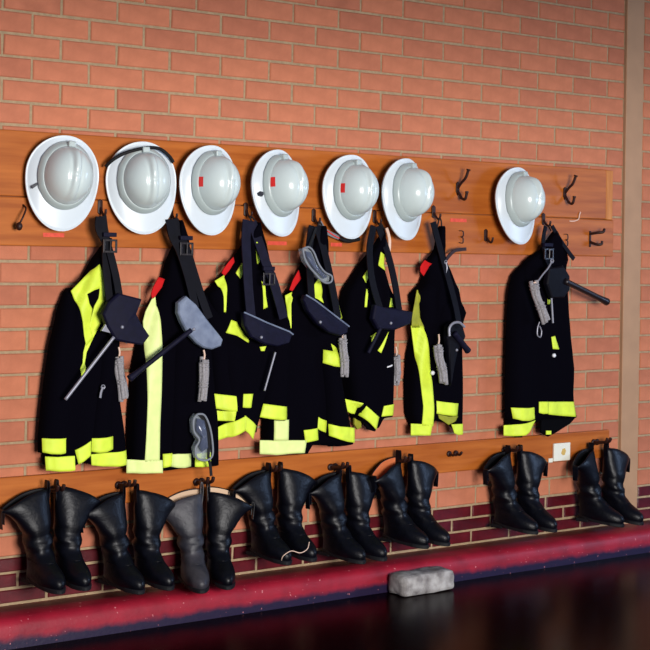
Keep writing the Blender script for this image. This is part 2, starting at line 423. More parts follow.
for x, z in [(2.112,1.776),(2.802,1.779)]: big_hook(x, z)
for x, z in [(2.287,1.558)]: small_hook(x, z)
# swan-neck hooks, empty
x, z = [(2.987,1.563)][0]
bm = bmesh.new(); box(bm, x-.016, x-.004, LB-.006, LB, z-.045, z+.035, .002)
tube(bm, [(x-.01, LB-.004, z+.02), (x+.0, LB-.04, z+.026), (x+.02, LB-.06, z+.03), (x+.03, LB-.06, z+.045)], .007)
tube(bm, [(x-.01, LB-.004, z-.02), (x, LB-.04, z-.032), (x+.015, LB-.055, z-.03), (x+.02, LB-.055, z-.015)], .007)
obj('hook', bm, IRON, rack, smooth=True)
x, z = [(-0.053,1.592)][0]
bm = bmesh.new(); tube(bm, [(x+.012, LB-.002, z+.035), (x+.010, LB-.03, z+.02), (x-.008, LB-.045, z-.012), (x-.018, LB-.04, z-.035)], .0035)
lathe(bm, [(.002, .012), (.010, .006), (.013, -.004), (.009, -.016), (.003, -.02)], (x-.020, LB-.04, z-.042), (0, 0, 1))
obj('hook', bm, IRON, rack, smooth=True)
# worn outlines of missing hooks: small bent wire hooks
for x, z in [(2.131,1.551),(2.806,1.550)]:
    bm = bmesh.new(); tube(bm, [(x-.010, LB-.003, z+.028), (x+.012, LB-.006, z+.026), (x+.012, LB-.008, z+.004), (x-.002, LB-.008, z), (x+.012, LB-.008, z-.006), (x+.010, LB-.008, z-.028), (x-.012, LB-.006, z-.026)], .0022, 6)
    obj('wire_hook', bm, IRON, rack)
for pr in [((0.042,1.523),(0.130,1.510)),((1.064,1.510),(1.161,1.497)),((1.392,1.509),(1.452,1.497)),((2.069,1.634),(2.167,1.621))]:
    (x0, z0), (x1, z1) = pr; bm = bmesh.new(); y = LB if z0 < 1.655 else UB
    zc = (z0+z1)/2; box(bm, x0, x1, y-.0015, y+.0005, zc-.008, zc+.008)
    o = obj('name_strip', bm, LABEL, rack); o['label'] = 'faded red name strip'
P = at3([(2.834,1.643),(2.868,1.644),(2.896,1.655),(2.902,1.675),(2.909,1.690)], -.031)
bm = bmesh.new(); tube(bm, P, .003, 6); tag(obj('string', bm, STRING, loc=P[0]), 'short pale string on the coat board below the rightmost large hook', 'string')

# ------------------------------------------------------------------ helmets
def brim_r(t):
    c, s = math.cos(t), math.sin(t)
    bz = .152 if s > 0 else .212
    return 1/math.sqrt((c/.146)**2+(s/bz)**2)
def crown_r(t): c, s = math.cos(t), math.sin(t); return 1/math.sqrt((c/.096)**2+(s/.113)**2)
HC, EX = .120, 2.6
def crown_y(x, z):
    rho = min(1, math.hypot(x/.096, z/.113)); return -.012-HC*math.sqrt(max(0, 1-rho**EX))
def make_helmet(label, x, z, yawa, tilt, roll):
    root = thing('fire_helmet', label, 'helmet', (x, -.088, z), 'white helmets on the coat board')
    n = 72
    bm = bmesh.new(); rings = []
    for f in (0, .08, .3, .6, .85, .97, 1.0):                       # brim, front face
        R = []
        for k in range(n):
            t = 2*PI*k/n; r = crown_r(t)*.99+(brim_r(t)-crown_r(t)*.99)*f
            y = -.010+.024*f*f*abs(math.cos(t))**1.5+.006*f-(.006 if f >= .97 else 0)*(f > .98)
            R.append(bm.verts.new((r*math.cos(t), y, r*math.sin(t))))
        rings.append(R)
    for f in (1.0, .85, .3, 0):                                      # and back face
        R = []
        for k in range(n):
            t = 2*PI*k/n; r = crown_r(t)*.97+(brim_r(t)-crown_r(t)*.97)*f
            R.append(bm.verts.new((r*math.cos(t), -.004+.024*f*f*abs(math.cos(t))**1.5+.006*f, r*math.sin(t))))
        rings.append(R)
    rings.append(rings[0])
    for A, B in zip(rings, rings[1:]):
        for k in range(n): bm.faces.new((A[k], A[(k+1) % n], B[(k+1) % n], B[k]))
    obj('brim', bm, SHELL, root, smooth=True, loc=(0, 0, 0))
    bm = bmesh.new(); rings = []; K = 16
    for sgn, sc in ((1, 1), (-1, .965)):
        seq = range(K, 0, -1) if sgn == 1 else range(1, K+1)
        seq = [q/K for q in seq]
        if sgn == 1: seq = [1.0, .995, .98, .96]+seq[1:]
        for q in seq:
            R = []
            for k in range(n):
                t = 2*PI*k/n; r = crown_r(t)*q*sc; X, Zz = r*math.cos(t), r*math.sin(t)
                y = crown_y(X/sc, Zz/sc)*(1 if sgn == 1 else .97)
                d = abs(X)                                            # raised comb with a groove on each side
                g = ((.008+.012*max(0, min(1, Zz/.09)))*math.exp(-(d/.013)**4)-.0035*math.exp(-((d-.019)/.0045)**2))*min(1, (1-q)*5)
                R.append(bm.verts.new((X, y-(g if sgn == 1 else 0), Zz)))
            rings.append(R)
            if q == seq[-1] and sgn == 1:
                top = bm.verts.new((0, crown_y(0, 0)-.006, 0))
                for k in range(n): bm.faces.new((R[k], R[(k+1) % n], top))
    no = len([1 for q in range(1)])
    half = 4+K-1
    for idx in (range(0, half-1), range(half, len(rings)-1)):
        for i in idx:
            A, B = rings[i], rings[i+1]
            for k in range(n): bm.faces.new((A[k], A[(k+1) % n], B[(k+1) % n], B[k]))
    tp = bm.verts.new((0, crown_y(0, 0)*.97, 0))
    for k in range(n): bm.faces.new((rings[half][k], rings[half][(k+1) % n], tp))
    for k in range(n): bm.faces.new((rings[0][k], rings[0][(k+1) % n], rings[-1][(k+1) % n], rings[-1][k]))
    cr = obj('crown', bm, CROWN, root, smooth=True, loc=(0, 0, 0))
    bm = bmesh.new(); R2 = []                                          # stepped collar between crown and brim
    for q, y in ((1.12, -.006), (1.16, -.013), (1.15, -.018), (1.07, -.030), (1.02, -.036), (.97, -.038), (.94, -.02)):
        R2.append([bm.verts.new((crown_r(2*PI*k/n)*q*(1+.02*max(0, math.cos(6*2*PI*k/n+PI))**4*(q > 1.05))*math.cos(2*PI*k/n), y, crown_r(2*PI*k/n)*q*math.sin(2*PI*k/n))) for k in range(n)])
    for A, B in zip(R2, R2[1:]):
        for k in range(n): bm.faces.new((A[k], A[(k+1) % n], B[(k+1) % n], B[k]))
    obj('collar_ring', bm, RING, root, smooth=True, loc=(0, 0, 0))
    bm = bmesh.new(); box(bm, -.015, .015, -.052, -.008, .106, .130, .005); obj('crest_clip', bm, RING, root, loc=(0, 0, 0))
    bm = bmesh.new()                                                   # inside harness that sits on the hook
    tube(bm, [(-.09, -.02, 0), (-.05, -.045, .03), (0, -.05, .035), (.05, -.045, .03), (.09, -.02, 0)], .005, 6)
    tube(bm, [(0, -.02, -.10), (0, -.045, -.05), (0, -.05, .03), (0, -.035, .08), (0, -.01, .108)], .005, 6)
    obj('harness', bm, BLACKR, root, smooth=True, loc=(0, 0, 0))
    bm = bmesh.new(); lathe(bm, [(.003, 0), (.004, .002), (.002, .004)], (.03, .002, -.192), (0, -1, 0), 8); obj('rivet', bm, BADGE, root, loc=(0, 0, 0))
    root.rotation_euler = (tilt, roll, yawa)
    return root
def on_crown(root, px, pz, wx, wz, m, name, label=None):
    bm = bmesh.new(); F = []; n = 5
    for i in range(n+1):
        F.append([])
        for j in range(n+1):
            z = pz+wz*(j/n-.5); x = (px+wx*(i/n-.5))*math.sqrt(1-(z/.113)**2); F[-1].append(bm.verts.new((x, crown_y(x, z)-.0025, z)))
    for i in range(n):
        for j in range(n): bm.faces.new((F[i][j], F[i+1][j], F[i+1][j+1], F[i][j+1]))
    r = bmesh.ops.extrude_face_region(bm, geom=bm.faces[:]); bmesh.ops.translate(bm, verts=[v for v in r['geom'] if isinstance(v, bmesh.types.BMVert)], vec=(0, .002, 0))
    o = obj(name, bm, m, root, loc=(0, 0, 0))
    if label: o['label'] = label
def on_brim(root, poly, m, name):
    bm = bmesh.new(); slab(bm, poly, -.014, .008, .001); return obj(name, bm, m, root, loc=(0, 0, 0))
HL = ['white full-brim fire helmet with dark badge, first from the left on the board',
      'white fire helmet with black elastic strap stretched across the top of its brim',
      'white fire helmet with red tape and no badge, third from the left',
      'white fire helmet with red tape on crown and dark oval badge on brim',
      'white fire helmet with red tape and goggle strap hanging under its brim',
      'white fire helmet without tape, beside the large empty hook',
      'white fire helmet hung alone at the right between two large empty hooks']
HT = []
for lab, ((x, z), a, b, c) in zip(HL, HATS): HT.append(make_helmet(lab, x, z, a, b, c))
for i, (px, pz) in {2: (-.0925, .0), 3: (-.0925, .014), 4: (-.0925, .004)}.items():
    on_crown(HT[i], px, pz, .0045, .040, TAPE, 'tape', 'red tape strip')
on_brim(HT[0], [(-.128, -.058), (-.108, -.042), (-.104, -.050), (-.124, -.068)], BADGE, 'badge')
on_brim(HT[3], [(-.138, -.03), (-.128, -.022), (-.114, -.025), (-.112, -.035), (-.122, -.044), (-.136, -.04)], BADGE, 'badge')
bm = bmesh.new(); ribbon(bm, [(-.150, .006, .055), (-.125, -.016, .082), (-.075, -.030, .108), (0, -.046, .125), (.060, -.034, .122), (.105, -.018, .095), (.130, .0, .07)], .013, .004)
obj('chin_strap', bm, BLACKR, HT[1], smooth=True, loc=(0, 0, 0))

# ------------------------------------------------------------------ coats
CG = 'black fire coats on the lower hooks'
def Y0(zt): return [(.086, zt), (.070, 1.50), (.034, 1.42), (.022, 1.2), (.020, .5)]
def DP(zt, top=.030, mid=.075, low=.085): return [(top, zt), (.045, 1.48), (mid, 1.30), (low, 1.0), (low*.95, .55)]
def coat(label, hook, L, R, hem, ph, fold=.010, low=.085):
    zt = L[0][1]; root = thing('fire_coat', label, 'coat', (L[-1][0], 0, hem[0][1]), CG)
    d = Drape(L, R, hem, Y0(zt), DP(zt, low=low), fold, 34, ph); d.build('coat_body', WOOL, root)
    # lower hook on the board and the coat's hanging loop
    hx, hz = hook; small_hook(hx, hz+.02)
    bm = bmesh.new(); tx = (L[0][0]+R[0][0])/2
    tube(bm, [(tx-.012, -.078, zt-.01), (hx-.006, -.076, (hz+zt)/2), (hx, -.076, hz-.005), (hx+.006, -.080, (hz+zt)/2), (tx+.012, -.082, zt-.01)], .0035, 6); obj('hanging_loop', bm, BLACKR, root, smooth=True)
    return root, d
def sleeve(root, L, R, hem, y0, D, ph=1.0):
    z = L[0][1]; d = Drape(L, R, hem, [(y0*.6, z), (y0, z-.12), (y0, .5)], [(D*.4, z), (D, z-.10), (D, .5)], .006, 40, ph, 2.4)
    o = d.build('sleeve', WOOL, root, 14, 24); return o, d
def lower_panel(root, poly, y, th=.012):
    bm = bmesh.new(); slab(bm, poly, y, th, .003); return obj('lining', bm, LINING, root)
def button(root, x, z, y):
    bm = bmesh.new(); lathe(bm, [(.010, .01), (.010, 0), (.008, -.003), (.003, -.005)], (x, y, z), (0, 1, 0), 12); return obj('button', bm, BUTTON, root, smooth=True)
def red_bit(root, d, pairs): o = d.patch(pairs, 'collar', REDCLOTH, root, proud=.004); o['label'] = 'red collar lining'; return o

# coat 1
c1, d1 = coat('black fire coat with yellow diamond loop on the shoulder, first from the left', ([(0.280,1.606)])[0],
    [(0.287,1.501),(0.266,1.466),(0.245,1.430),(0.220,1.380),(0.183,1.314),(0.150,1.248),(0.122,1.168),(0.099,1.068),(0.080,0.943),(0.065,0.840),(0.059,0.734),(0.060,0.657)],
    [(0.291,1.509),(0.305,1.463),(0.324,1.366),(0.348,1.269),(0.359,1.113),(0.353,0.958),(0.364,0.860),(0.383,0.754),(0.394,0.652)],
    [(0.030,0.645),(0.155,0.636),(0.188,0.664),(0.239,0.630),(0.399,0.650)], .3)
d1.patch([((0.250,1.408),(0.252,1.316)),((0.196,1.358),(0.222,1.308)),((0.138,1.304),(0.193,1.293)),((0.160,1.255),(0.202,1.258)),((0.178,1.186),(0.219,1.235)),((0.187,1.132),(0.212,1.170)),((0.196,1.094),(0.225,1.124))], 'shoulder_band', HIVIS, c1)
d1.patch([((0.238,1.393),(0.250,1.408)),((0.247,1.331),(0.264,1.358)),((0.244,1.277),(0.270,1.269)),((0.227,1.247),(0.267,1.200)),((0.216,1.201),(0.242,1.154)),((0.204,1.147),(0.225,1.124)),((0.192,1.098),(0.213,1.101)),((0.184,1.071),(0.197,1.071)),((0.181,1.029),(0.189,1.029)),((0.172,1.010),(0.193,1.013)),((0.177,0.976),(0.186,0.979))], 'shoulder_band', HIVIS, c1)
s, ds = sleeve(c1, [(0.138,1.316),(0.098,1.225),(0.067,1.100),(0.049,0.969),(0.035,0.838),(0.028,0.744),(0.029,0.691)], [(0.175,1.285),(0.174,1.118),(0.168,0.965),(0.150,0.814),(0.137,0.738),(0.138,0.685)], [(0.024,0.693),(0.140,0.685)], .045, .06)
ds.patch([((0.025,0.750),(0.028,0.697)),((0.055,0.748),(0.057,0.690)),((0.097,0.746),(0.098,0.687)),((0.128,0.746),(0.131,0.691))], 'cuff_band', HIVIS, s)
s, ds = sleeve(c1, [(0.268,1.201),(0.246,1.041),(0.227,0.888),(0.214,0.774),(0.216,0.686)], [(0.328,1.201),(0.326,1.039),(0.321,0.885),(0.318,0.769),(0.320,0.685)], [(0.214,0.683),(0.325,0.683)], .07, .05, 2)
ds.patch([((0.212,0.741),(0.213,0.691)),((0.246,0.741),(0.247,0.685)),((0.280,0.741),(0.281,0.685)),((0.314,0.743),(0.315,0.693))], 'cuff_band', HIVIS, s)
d1.patch([((0.043,0.679),(0.048,0.626)),((0.088,0.676),(0.094,0.621)),((0.130,0.678),(0.135,0.620)),((0.151,0.678),(0.154,0.623))], 'hem_band', HIVIS, c1)
d1.patch([((0.152,0.699),(0.166,0.645)),((0.181,0.713),(0.186,0.655)),((0.215,0.732),(0.216,0.676))], 'hem_band', HIVIS, c1)
d1.patch([((0.216,0.680),(0.221,0.638)),((0.271,0.680),(0.276,0.628)),((0.336,0.680),(0.337,0.624)),((0.381,0.683),(0.385,0.626))], 'hem_band', HIVIS, c1)
# coat 2
c2, d2 = coat('black fire coat with a pale wide front stripe, second from the left', [(0.596,1.599)][0],
    [(0.594,1.580),(0.595,1.507),(0.578,1.443),(0.561,1.366),(0.526,1.286),(0.487,1.206),(0.457,1.107),(0.436,1.008),(0.429,0.929),(0.422,0.831),(0.419,0.732),(0.421,0.625)],
    [(0.606,1.587),(0.644,1.508),(0.664,1.420),(0.695,1.308),(0.734,1.207),(0.774,1.085),(0.796,0.901),(0.814,0.738),(0.821,0.599)],
    [(0.387,0.604),(0.548,0.592),(0.616,0.596),(0.827,0.593)], 1.7)
red_bit(c2, d2, [((0.520,1.359),(0.547,1.351)),((0.494,1.319),(0.534,1.319)),((0.485,1.292),(0.517,1.300)),((0.490,1.272),(0.499,1.276))])
d2.patch([((0.492,1.277),(0.504,1.281)),((0.462,1.222),(0.511,1.237)),((0.452,1.183),(0.517,1.190)),((0.458,1.092),(0.523,1.091)),((0.462,0.876),(0.525,0.873)),((0.459,0.633),(0.524,0.632))], 'front_band', PALEVIS, c2)
d2.patch([((0.389,0.645),(0.390,0.591)),((0.446,0.640),(0.447,0.587)),((0.536,0.635),(0.537,0.584))], 'hem_band', PALEVIS, c2)
d2.patch([((0.537,0.659),(0.539,0.604)),((0.576,0.661),(0.572,0.609))], 'hem_band', HIVIS, c2)
s, ds = sleeve(c2, [(0.613,1.269),(0.584,1.071),(0.565,0.873),(0.561,0.715),(0.563,0.608)], [(0.705,1.197),(0.727,1.028),(0.697,0.868),(0.673,0.710),(0.665,0.602)], [(0.561,0.605),(0.671,0.601)], .07, .045, 2)
ds.patch([((0.565,0.656),(0.570,0.608)),((0.597,0.658),(0.598,0.602)),((0.633,0.655),(0.634,0.599)),((0.666,0.653),(0.667,0.601))], 'cuff_band', PALEVIS, s)
d2.patch([((0.687,0.649),(0.688,0.597)),((0.724,0.651),(0.725,0.594)),((0.757,0.653),(0.758,0.596))], 'hem_band', HIVIS, c2)
# coat 3
c3, d3 = coat('black fire coat under a twin-strap axe belt, third from the left', [(0.952,1.617)][0],
    [(0.976,1.590),(0.947,1.560),(0.919,1.505),(0.895,1.455),(0.862,1.388),(0.810,1.339),(0.754,1.289),(0.774,1.224),(0.795,1.121),(0.812,0.977),(0.829,0.852),(0.846,0.728),(0.851,0.686)],
    [(0.973,1.589),(1.009,1.515),(1.050,1.433),(1.103,1.308),(1.125,1.182),(1.108,1.056),(1.070,0.932),(1.032,0.829),(1.003,0.748),(0.994,0.698)],
    [(0.806,0.696),(0.873,0.717),(0.936,0.754),(1.001,0.709)], 2.9)
red_bit(c3, d3, [((0.865,1.443),(0.875,1.422)),((0.822,1.393),(0.851,1.389)),((0.813,1.377),(0.827,1.365))])
d3.patch([((0.779,1.344),(0.826,1.369)),((0.798,1.316),(0.822,1.320)),((0.806,1.279),(0.820,1.283)),((0.809,1.218),(0.817,1.218))], 'front_band', HIVIS, c3)
d3.patch([((0.900,1.419),(0.905,1.419)),((0.869,1.377),(0.896,1.365)),((0.874,1.369),(0.889,1.353))], 'front_band', HIVIS, c3)
d3.patch([((0.952,1.506),(0.957,1.506)),((0.960,1.465),(0.975,1.486)),((0.976,1.415),(0.986,1.419))], 'front_band', HIVIS, c3)
d3.patch([((0.988,1.345),(1.003,1.333)),((0.997,1.283),(1.011,1.283)),((0.998,1.229),(1.020,1.237))], 'front_band', HIVIS, c3)
s, ds = sleeve(c3, [(0.718,1.284),(0.744,1.166),(0.766,1.024),(0.782,0.902),(0.789,0.812)], [(0.822,1.243),(0.873,1.083),(0.900,0.939),(0.911,0.873),(0.912,0.811)], [(0.778,0.818),(0.912,0.811)], .045, .06, .5)
ds.patch([((0.777,0.887),(0.786,0.826)),((0.823,0.881),(0.824,0.818)),((0.861,0.876),(0.862,0.812)),((0.897,0.870),(0.896,0.813))], 'cuff_band', HIVIS, s)
d3.patch([((0.843,1.186),(0.820,1.134)),((0.872,1.178),(0.873,1.121)),((0.901,1.141),(0.907,1.104)),((0.936,1.099),(0.931,1.091))], 'waist_band', HIVIS, c3)
d3.patch([((0.982,1.073),(0.988,1.056)),((1.012,1.076),(1.003,1.056))], 'waist_band', HIVIS, c3)
d3.patch([((0.905,0.882),(0.903,0.827)),((0.929,0.881),(0.925,0.824)),((0.956,0.880),(0.947,0.823))], 'cuff_band', HIVIS, c3)
d3.patch([((0.792,0.823),(0.797,0.776)),((0.835,0.815),(0.836,0.772)),((0.873,0.813),(0.867,0.772))], 'hem_band', HIVIS, c3)
d3.patch([((0.800,0.747),(0.804,0.694)),((0.860,0.769),(0.861,0.707)),((0.920,0.792),(0.919,0.733))], 'hem_band', HIVIS, c3)
d3.patch([((0.913,0.794),(0.912,0.734)),((0.946,0.773),(0.937,0.716)),((0.978,0.747),(0.959,0.692))], 'hem_band', HIVIS, c3)
# coat 4
c4, d4 = coat('black fire coat with yellow T-shaped front hem, fourth from the left', [(1.298,1.602)][0],
    [(1.288,1.581),(1.274,1.520),(1.249,1.460),(1.219,1.382),(1.174,1.301),(1.128,1.272),(1.105,1.179),(1.086,1.073),(1.069,0.947),(1.061,0.842),(1.058,0.716),(1.060,0.611)],
    [(1.314,1.572),(1.332,1.500),(1.360,1.393),(1.400,1.264),(1.434,1.169),(1.425,1.070),(1.416,0.984),(1.445,0.875),(1.485,0.743),(1.509,0.647)],
    [(1.017,0.621),(1.235,0.615),(1.245,0.653),(1.382,0.636),(1.517,0.636)], 4.1)
red_bit(c4, d4, [((1.195,1.392),(1.206,1.354)),((1.165,1.349),(1.181,1.328)),((1.145,1.307),(1.161,1.303))])
d4.patch([((1.124,1.284),(1.159,1.299)),((1.129,1.249),(1.145,1.249)),((1.131,1.148),(1.141,1.148))], 'front_band', HIVIS, c4)
d4.patch([((1.275,1.354),(1.285,1.359)),((1.244,1.320),(1.297,1.308)),((1.240,1.282),(1.297,1.278)),((1.276,1.269),(1.308,1.252))], 'front_band', HIVIS, c4)
d4.patch([((1.359,1.342),(1.364,1.342)),((1.376,1.273),(1.392,1.273)),((1.402,1.183),(1.426,1.187))], 'front_band', HIVIS, c4)
s, ds = sleeve(c4, [(1.075,1.266),(1.048,1.100),(1.026,0.935),(0.999,0.804),(0.997,0.771)], [(1.150,1.216),(1.153,1.057),(1.146,0.890),(1.132,0.815),(1.133,0.760)], [(1.001,0.774),(1.147,0.758)], .06, .06, .5)
ds.patch([((1.009,0.837),(0.993,0.782)),((1.042,0.832),(1.033,0.774)),((1.082,0.826),(1.083,0.767)),((1.127,0.819),(1.128,0.765))], 'cuff_band', HIVIS, s)
d4.patch([((1.073,0.766),(1.141,0.763)),((1.074,0.679),(1.143,0.675))], 'front_band', PALEVIS, c4)
d4.patch([((1.010,0.683),(1.011,0.625)),((1.080,0.678),(1.081,0.618)),((1.222,0.674),(1.215,0.620))], 'hem_band', PALEVIS, c4)
d4.patch([((1.208,0.717),(1.217,0.664)),((1.247,0.719),(1.253,0.668)),((1.283,0.721),(1.290,0.670))], 'hem_band', HIVIS, c4)
d4.patch([((1.287,0.768),(1.283,0.718)),((1.305,0.759),(1.306,0.708)),((1.334,0.749),(1.333,0.698))], 'hem_band', HIVIS, c4)
s, ds = sleeve(c4, [(1.280,1.139),(1.305,0.968),(1.323,0.819),(1.331,0.686)], [(1.378,1.138),(1.409,0.944),(1.444,0.793),(1.473,0.649)], [(1.331,0.686),(1.481,0.643)], .075, .055, 2.5)
ds.patch([((1.335,0.737),(1.339,0.686)),((1.378,0.726),(1.379,0.671)),((1.431,0.719),(1.427,0.657)),((1.474,0.712),(1.476,0.648))], 'cuff_band', HIVIS, s)
ds.patch([((1.305,1.054),(1.300,0.998)),((1.341,1.048),(1.343,0.984)),((1.373,1.060),(1.380,0.979))], 'sleeve_band', HIVIS, s)
ds.patch([((1.346,1.102),(1.351,1.099)),((1.347,1.048),(1.376,1.056))], 'sleeve_band', HIVIS, s)
lower_panel(c4, [(1.361,0.691),(1.490,0.653),(1.485,0.645),(1.421,0.632),(1.357,0.636)], -.088)
# coat 5
c5, d5 = coat('black fire coat with a yellow V at the waist, fifth from the left', [(1.628,1.606)][0],
    [(1.642,1.581),(1.609,1.527),(1.566,1.451),(1.513,1.375),(1.459,1.305),(1.445,1.218),(1.447,1.087),(1.466,0.956),(1.485,0.824),(1.519,0.778)],
    [(1.628,1.580),(1.641,1.483),(1.660,1.391),(1.689,1.316),(1.736,1.263),(1.748,1.209),(1.727,1.125),(1.724,0.984),(1.716,0.829),(1.715,0.749)],
    [(1.470,0.782),(1.531,0.740),(1.620,0.700),(1.647,0.743),(1.723,0.748)], 5.2)
d5.patch([((1.606,1.474),(1.608,1.415)),((1.626,1.465),(1.627,1.404)),((1.649,1.457),(1.653,1.391))], 'shoulder_band', HIVIS, c5)
d5.patch([((1.546,1.395),(1.549,1.392)),((1.520,1.364),(1.549,1.371)),((1.531,1.342),(1.536,1.338))], 'shoulder_band', HIVIS, c5)
d5.patch([((1.537,1.312),(1.542,1.312)),((1.532,1.272),(1.546,1.290)),((1.530,1.233),(1.541,1.233))], 'front_band', HIVIS, c5)
d5.patch([((1.673,1.272),(1.679,1.272)),((1.663,1.232),(1.691,1.232))], 'shoulder_band', HIVIS, c5)
d5.patch([((1.631,1.097),(1.655,1.125)),((1.593,1.043),(1.610,1.032))], 'waist_band', HIVIS, c5)
d5.patch([((1.559,1.107),(1.588,1.124)),((1.568,1.064),(1.573,1.064))], 'waist_band', HIVIS, c5)
d5.patch([((1.441,0.837),(1.461,0.780)),((1.482,0.827),(1.480,0.771)),((1.523,0.816),(1.499,0.768))], 'cuff_band', HIVIS, c5)
d5.patch([((1.538,0.804),(1.519,0.761)),((1.573,0.780),(1.558,0.731)),((1.616,0.750),(1.600,0.696))], 'hem_band', HIVIS, c5)
d5.patch([((1.642,0.798),(1.631,0.752)),((1.669,0.801),(1.665,0.753)),((1.703,0.804),(1.701,0.753))], 'cuff_band', HIVIS, c5)
lower_panel(c5, [(1.529,0.754),(1.612,0.702),(1.639,0.749),(1.645,0.718),(1.618,0.684),(1.579,0.695)], -.075)
o = lower_panel(c5, [(1.522,0.748),(1.561,0.738),(1.561,0.702),(1.539,0.695),(1.523,0.718)], -.05); o.data.materials[0] = OLIVE; o.name = 'hem_band'
# coat 6
c6, d6 = coat('black fire coat with one long yellow front stripe, top painted shaded, sixth from the left', [(1.967,1.638)][0],
    [(1.949,1.597),(1.943,1.478),(1.909,1.432),(1.904,1.346),(1.830,1.278),(1.860,1.219),(1.856,1.124),(1.829,1.012),(1.823,0.881),(1.829,0.754),(1.865,0.671)],
    [(1.973,1.597),(1.987,1.470),(2.042,1.394),(2.092,1.302),(2.099,1.261),(2.143,1.201),(2.120,1.151),(2.122,1.022),(2.127,0.793),(2.130,0.655)],
    [(1.813,0.672),(1.911,0.666),(1.951,0.718),(2.071,0.694),(2.139,0.644)], .9)
red_bit(c6, d6, [((1.880,1.442),(1.918,1.426)),((1.860,1.410),(1.907,1.406)),((1.860,1.388),(1.878,1.370))])
d6.patch([((1.837,1.307),(1.843,1.307)),((1.813,1.182),(1.860,1.182)),((1.811,1.138),(1.869,1.137))], 'front_band', OLIVE, c6)  # top of the stripe, its shade put into the colour
d6.patch([((1.807,1.147),(1.865,1.146)),((1.824,1.044),(1.887,1.042)),((1.850,0.891),(1.917,0.889)),((1.872,0.787),(1.925,0.785)),((1.871,0.698),(1.926,0.694))], 'front_band', HIVIS, c6)
d6.patch([((1.816,0.709),(1.817,0.656)),((1.865,0.705),(1.866,0.653)),((1.923,0.704),(1.916,0.652))], 'hem_band', HIVIS, c6)
s, ds = sleeve(c6, [(1.959,1.317),(1.939,1.128),(1.926,0.903),(1.922,0.814),(1.923,0.742)], [(2.070,1.263),(2.080,1.081),(2.075,0.899),(2.074,0.808),(2.075,0.730)], [(1.923,0.746),(2.084,0.729)], .055, .06, 1.4)
ds.patch([((1.931,0.809),(1.929,0.753)),((1.975,0.802),(1.976,0.743)),((2.029,0.795),(2.030,0.736)),((2.077,0.789),(2.072,0.734))], 'cuff_band', HIVIS, s)
d6.patch([((1.945,0.747),(1.952,0.728)),((2.008,0.734),(2.009,0.696)),((2.080,0.731),(2.062,0.709))], 'hem_band', OLIVE, c6)
d6.patch([((2.029,0.697),(2.051,0.655)),((2.074,0.695),(2.082,0.644)),((2.123,0.692),(2.121,0.644))], 'hem_band', HIVIS, c6)
button(c6, *[(1.908,0.935)][0], -.116)
# coat 7
c7, d7 = coat('black fire coat with plain dark front and two yellow cuffs, alone at the right end', [(2.657,1.624)][0],
    [(2.683,1.601),(2.650,1.566),(2.605,1.502),(2.521,1.439),(2.472,1.324),(2.455,1.186),(2.445,1.043),(2.439,0.853),(2.438,0.639)],
    [(2.670,1.595),(2.697,1.567),(2.746,1.500),(2.787,1.462),(2.779,1.365),(2.791,1.268),(2.812,1.073),(2.840,0.922),(2.835,0.800),(2.843,0.746),(2.865,0.686)],
    [(2.378,0.616),(2.510,0.623),(2.535,0.669),(2.626,0.693),(2.760,0.686),(2.875,0.685)], 3.4)
s, ds = sleeve(c7, [(2.506,1.421),(2.455,1.383),(2.419,1.298),(2.410,1.119),(2.408,0.884),(2.412,0.696)], [(2.523,1.421),(2.545,1.307),(2.567,1.165),(2.577,1.022),(2.568,0.832),(2.567,0.689)], [(2.412,0.696),(2.580,0.688)], .05, .06, 3)
ds.patch([((2.408,0.754),(2.422,0.702)),((2.453,0.752),(2.460,0.692)),((2.504,0.749),(2.506,0.688)),((2.560,0.749),(2.564,0.692))], 'cuff_band', HIVIS, s)
d7.patch([((2.377,0.671),(2.378,0.622)),((2.435,0.671),(2.436,0.616)),((2.499,0.677),(2.494,0.620)),((2.564,0.687),(2.519,0.633))], 'hem_band', HIVIS, c7)
d7.patch([((2.583,0.774),(2.585,0.721)),((2.606,0.774),(2.608,0.715)),((2.636,0.773),(2.637,0.716))], 'hem_band', HIVIS, c7)
d7.patch([((2.635,0.773),(2.636,0.712)),((2.728,0.768),(2.729,0.700)),((2.816,0.764),(2.831,0.690))], 'hem_band', HIVIS, c7)
lower_panel(c7, [(2.617,0.723),(2.860,0.692),(2.813,0.656),(2.719,0.617),(2.666,0.601),(2.619,0.623)], -.080)
lower_panel(c7, [(2.467,0.634),(2.525,0.640),(2.526,0.602),(2.481,0.604)], -.05)
d7.patch([((2.640,1.083),(2.654,1.025)),((2.669,1.087),(2.704,1.021))], 'pocket_flap', HIVIS, c7)
o = lower_panel(c7, [(2.638,0.633),(2.671,0.631),(2.671,0.612),(2.638,0.614)], -.096, .006); o.data.materials[0] = HIVIS; o.name = 'hem_band'
button(c7, *[(2.660,0.994)][0], -.118)

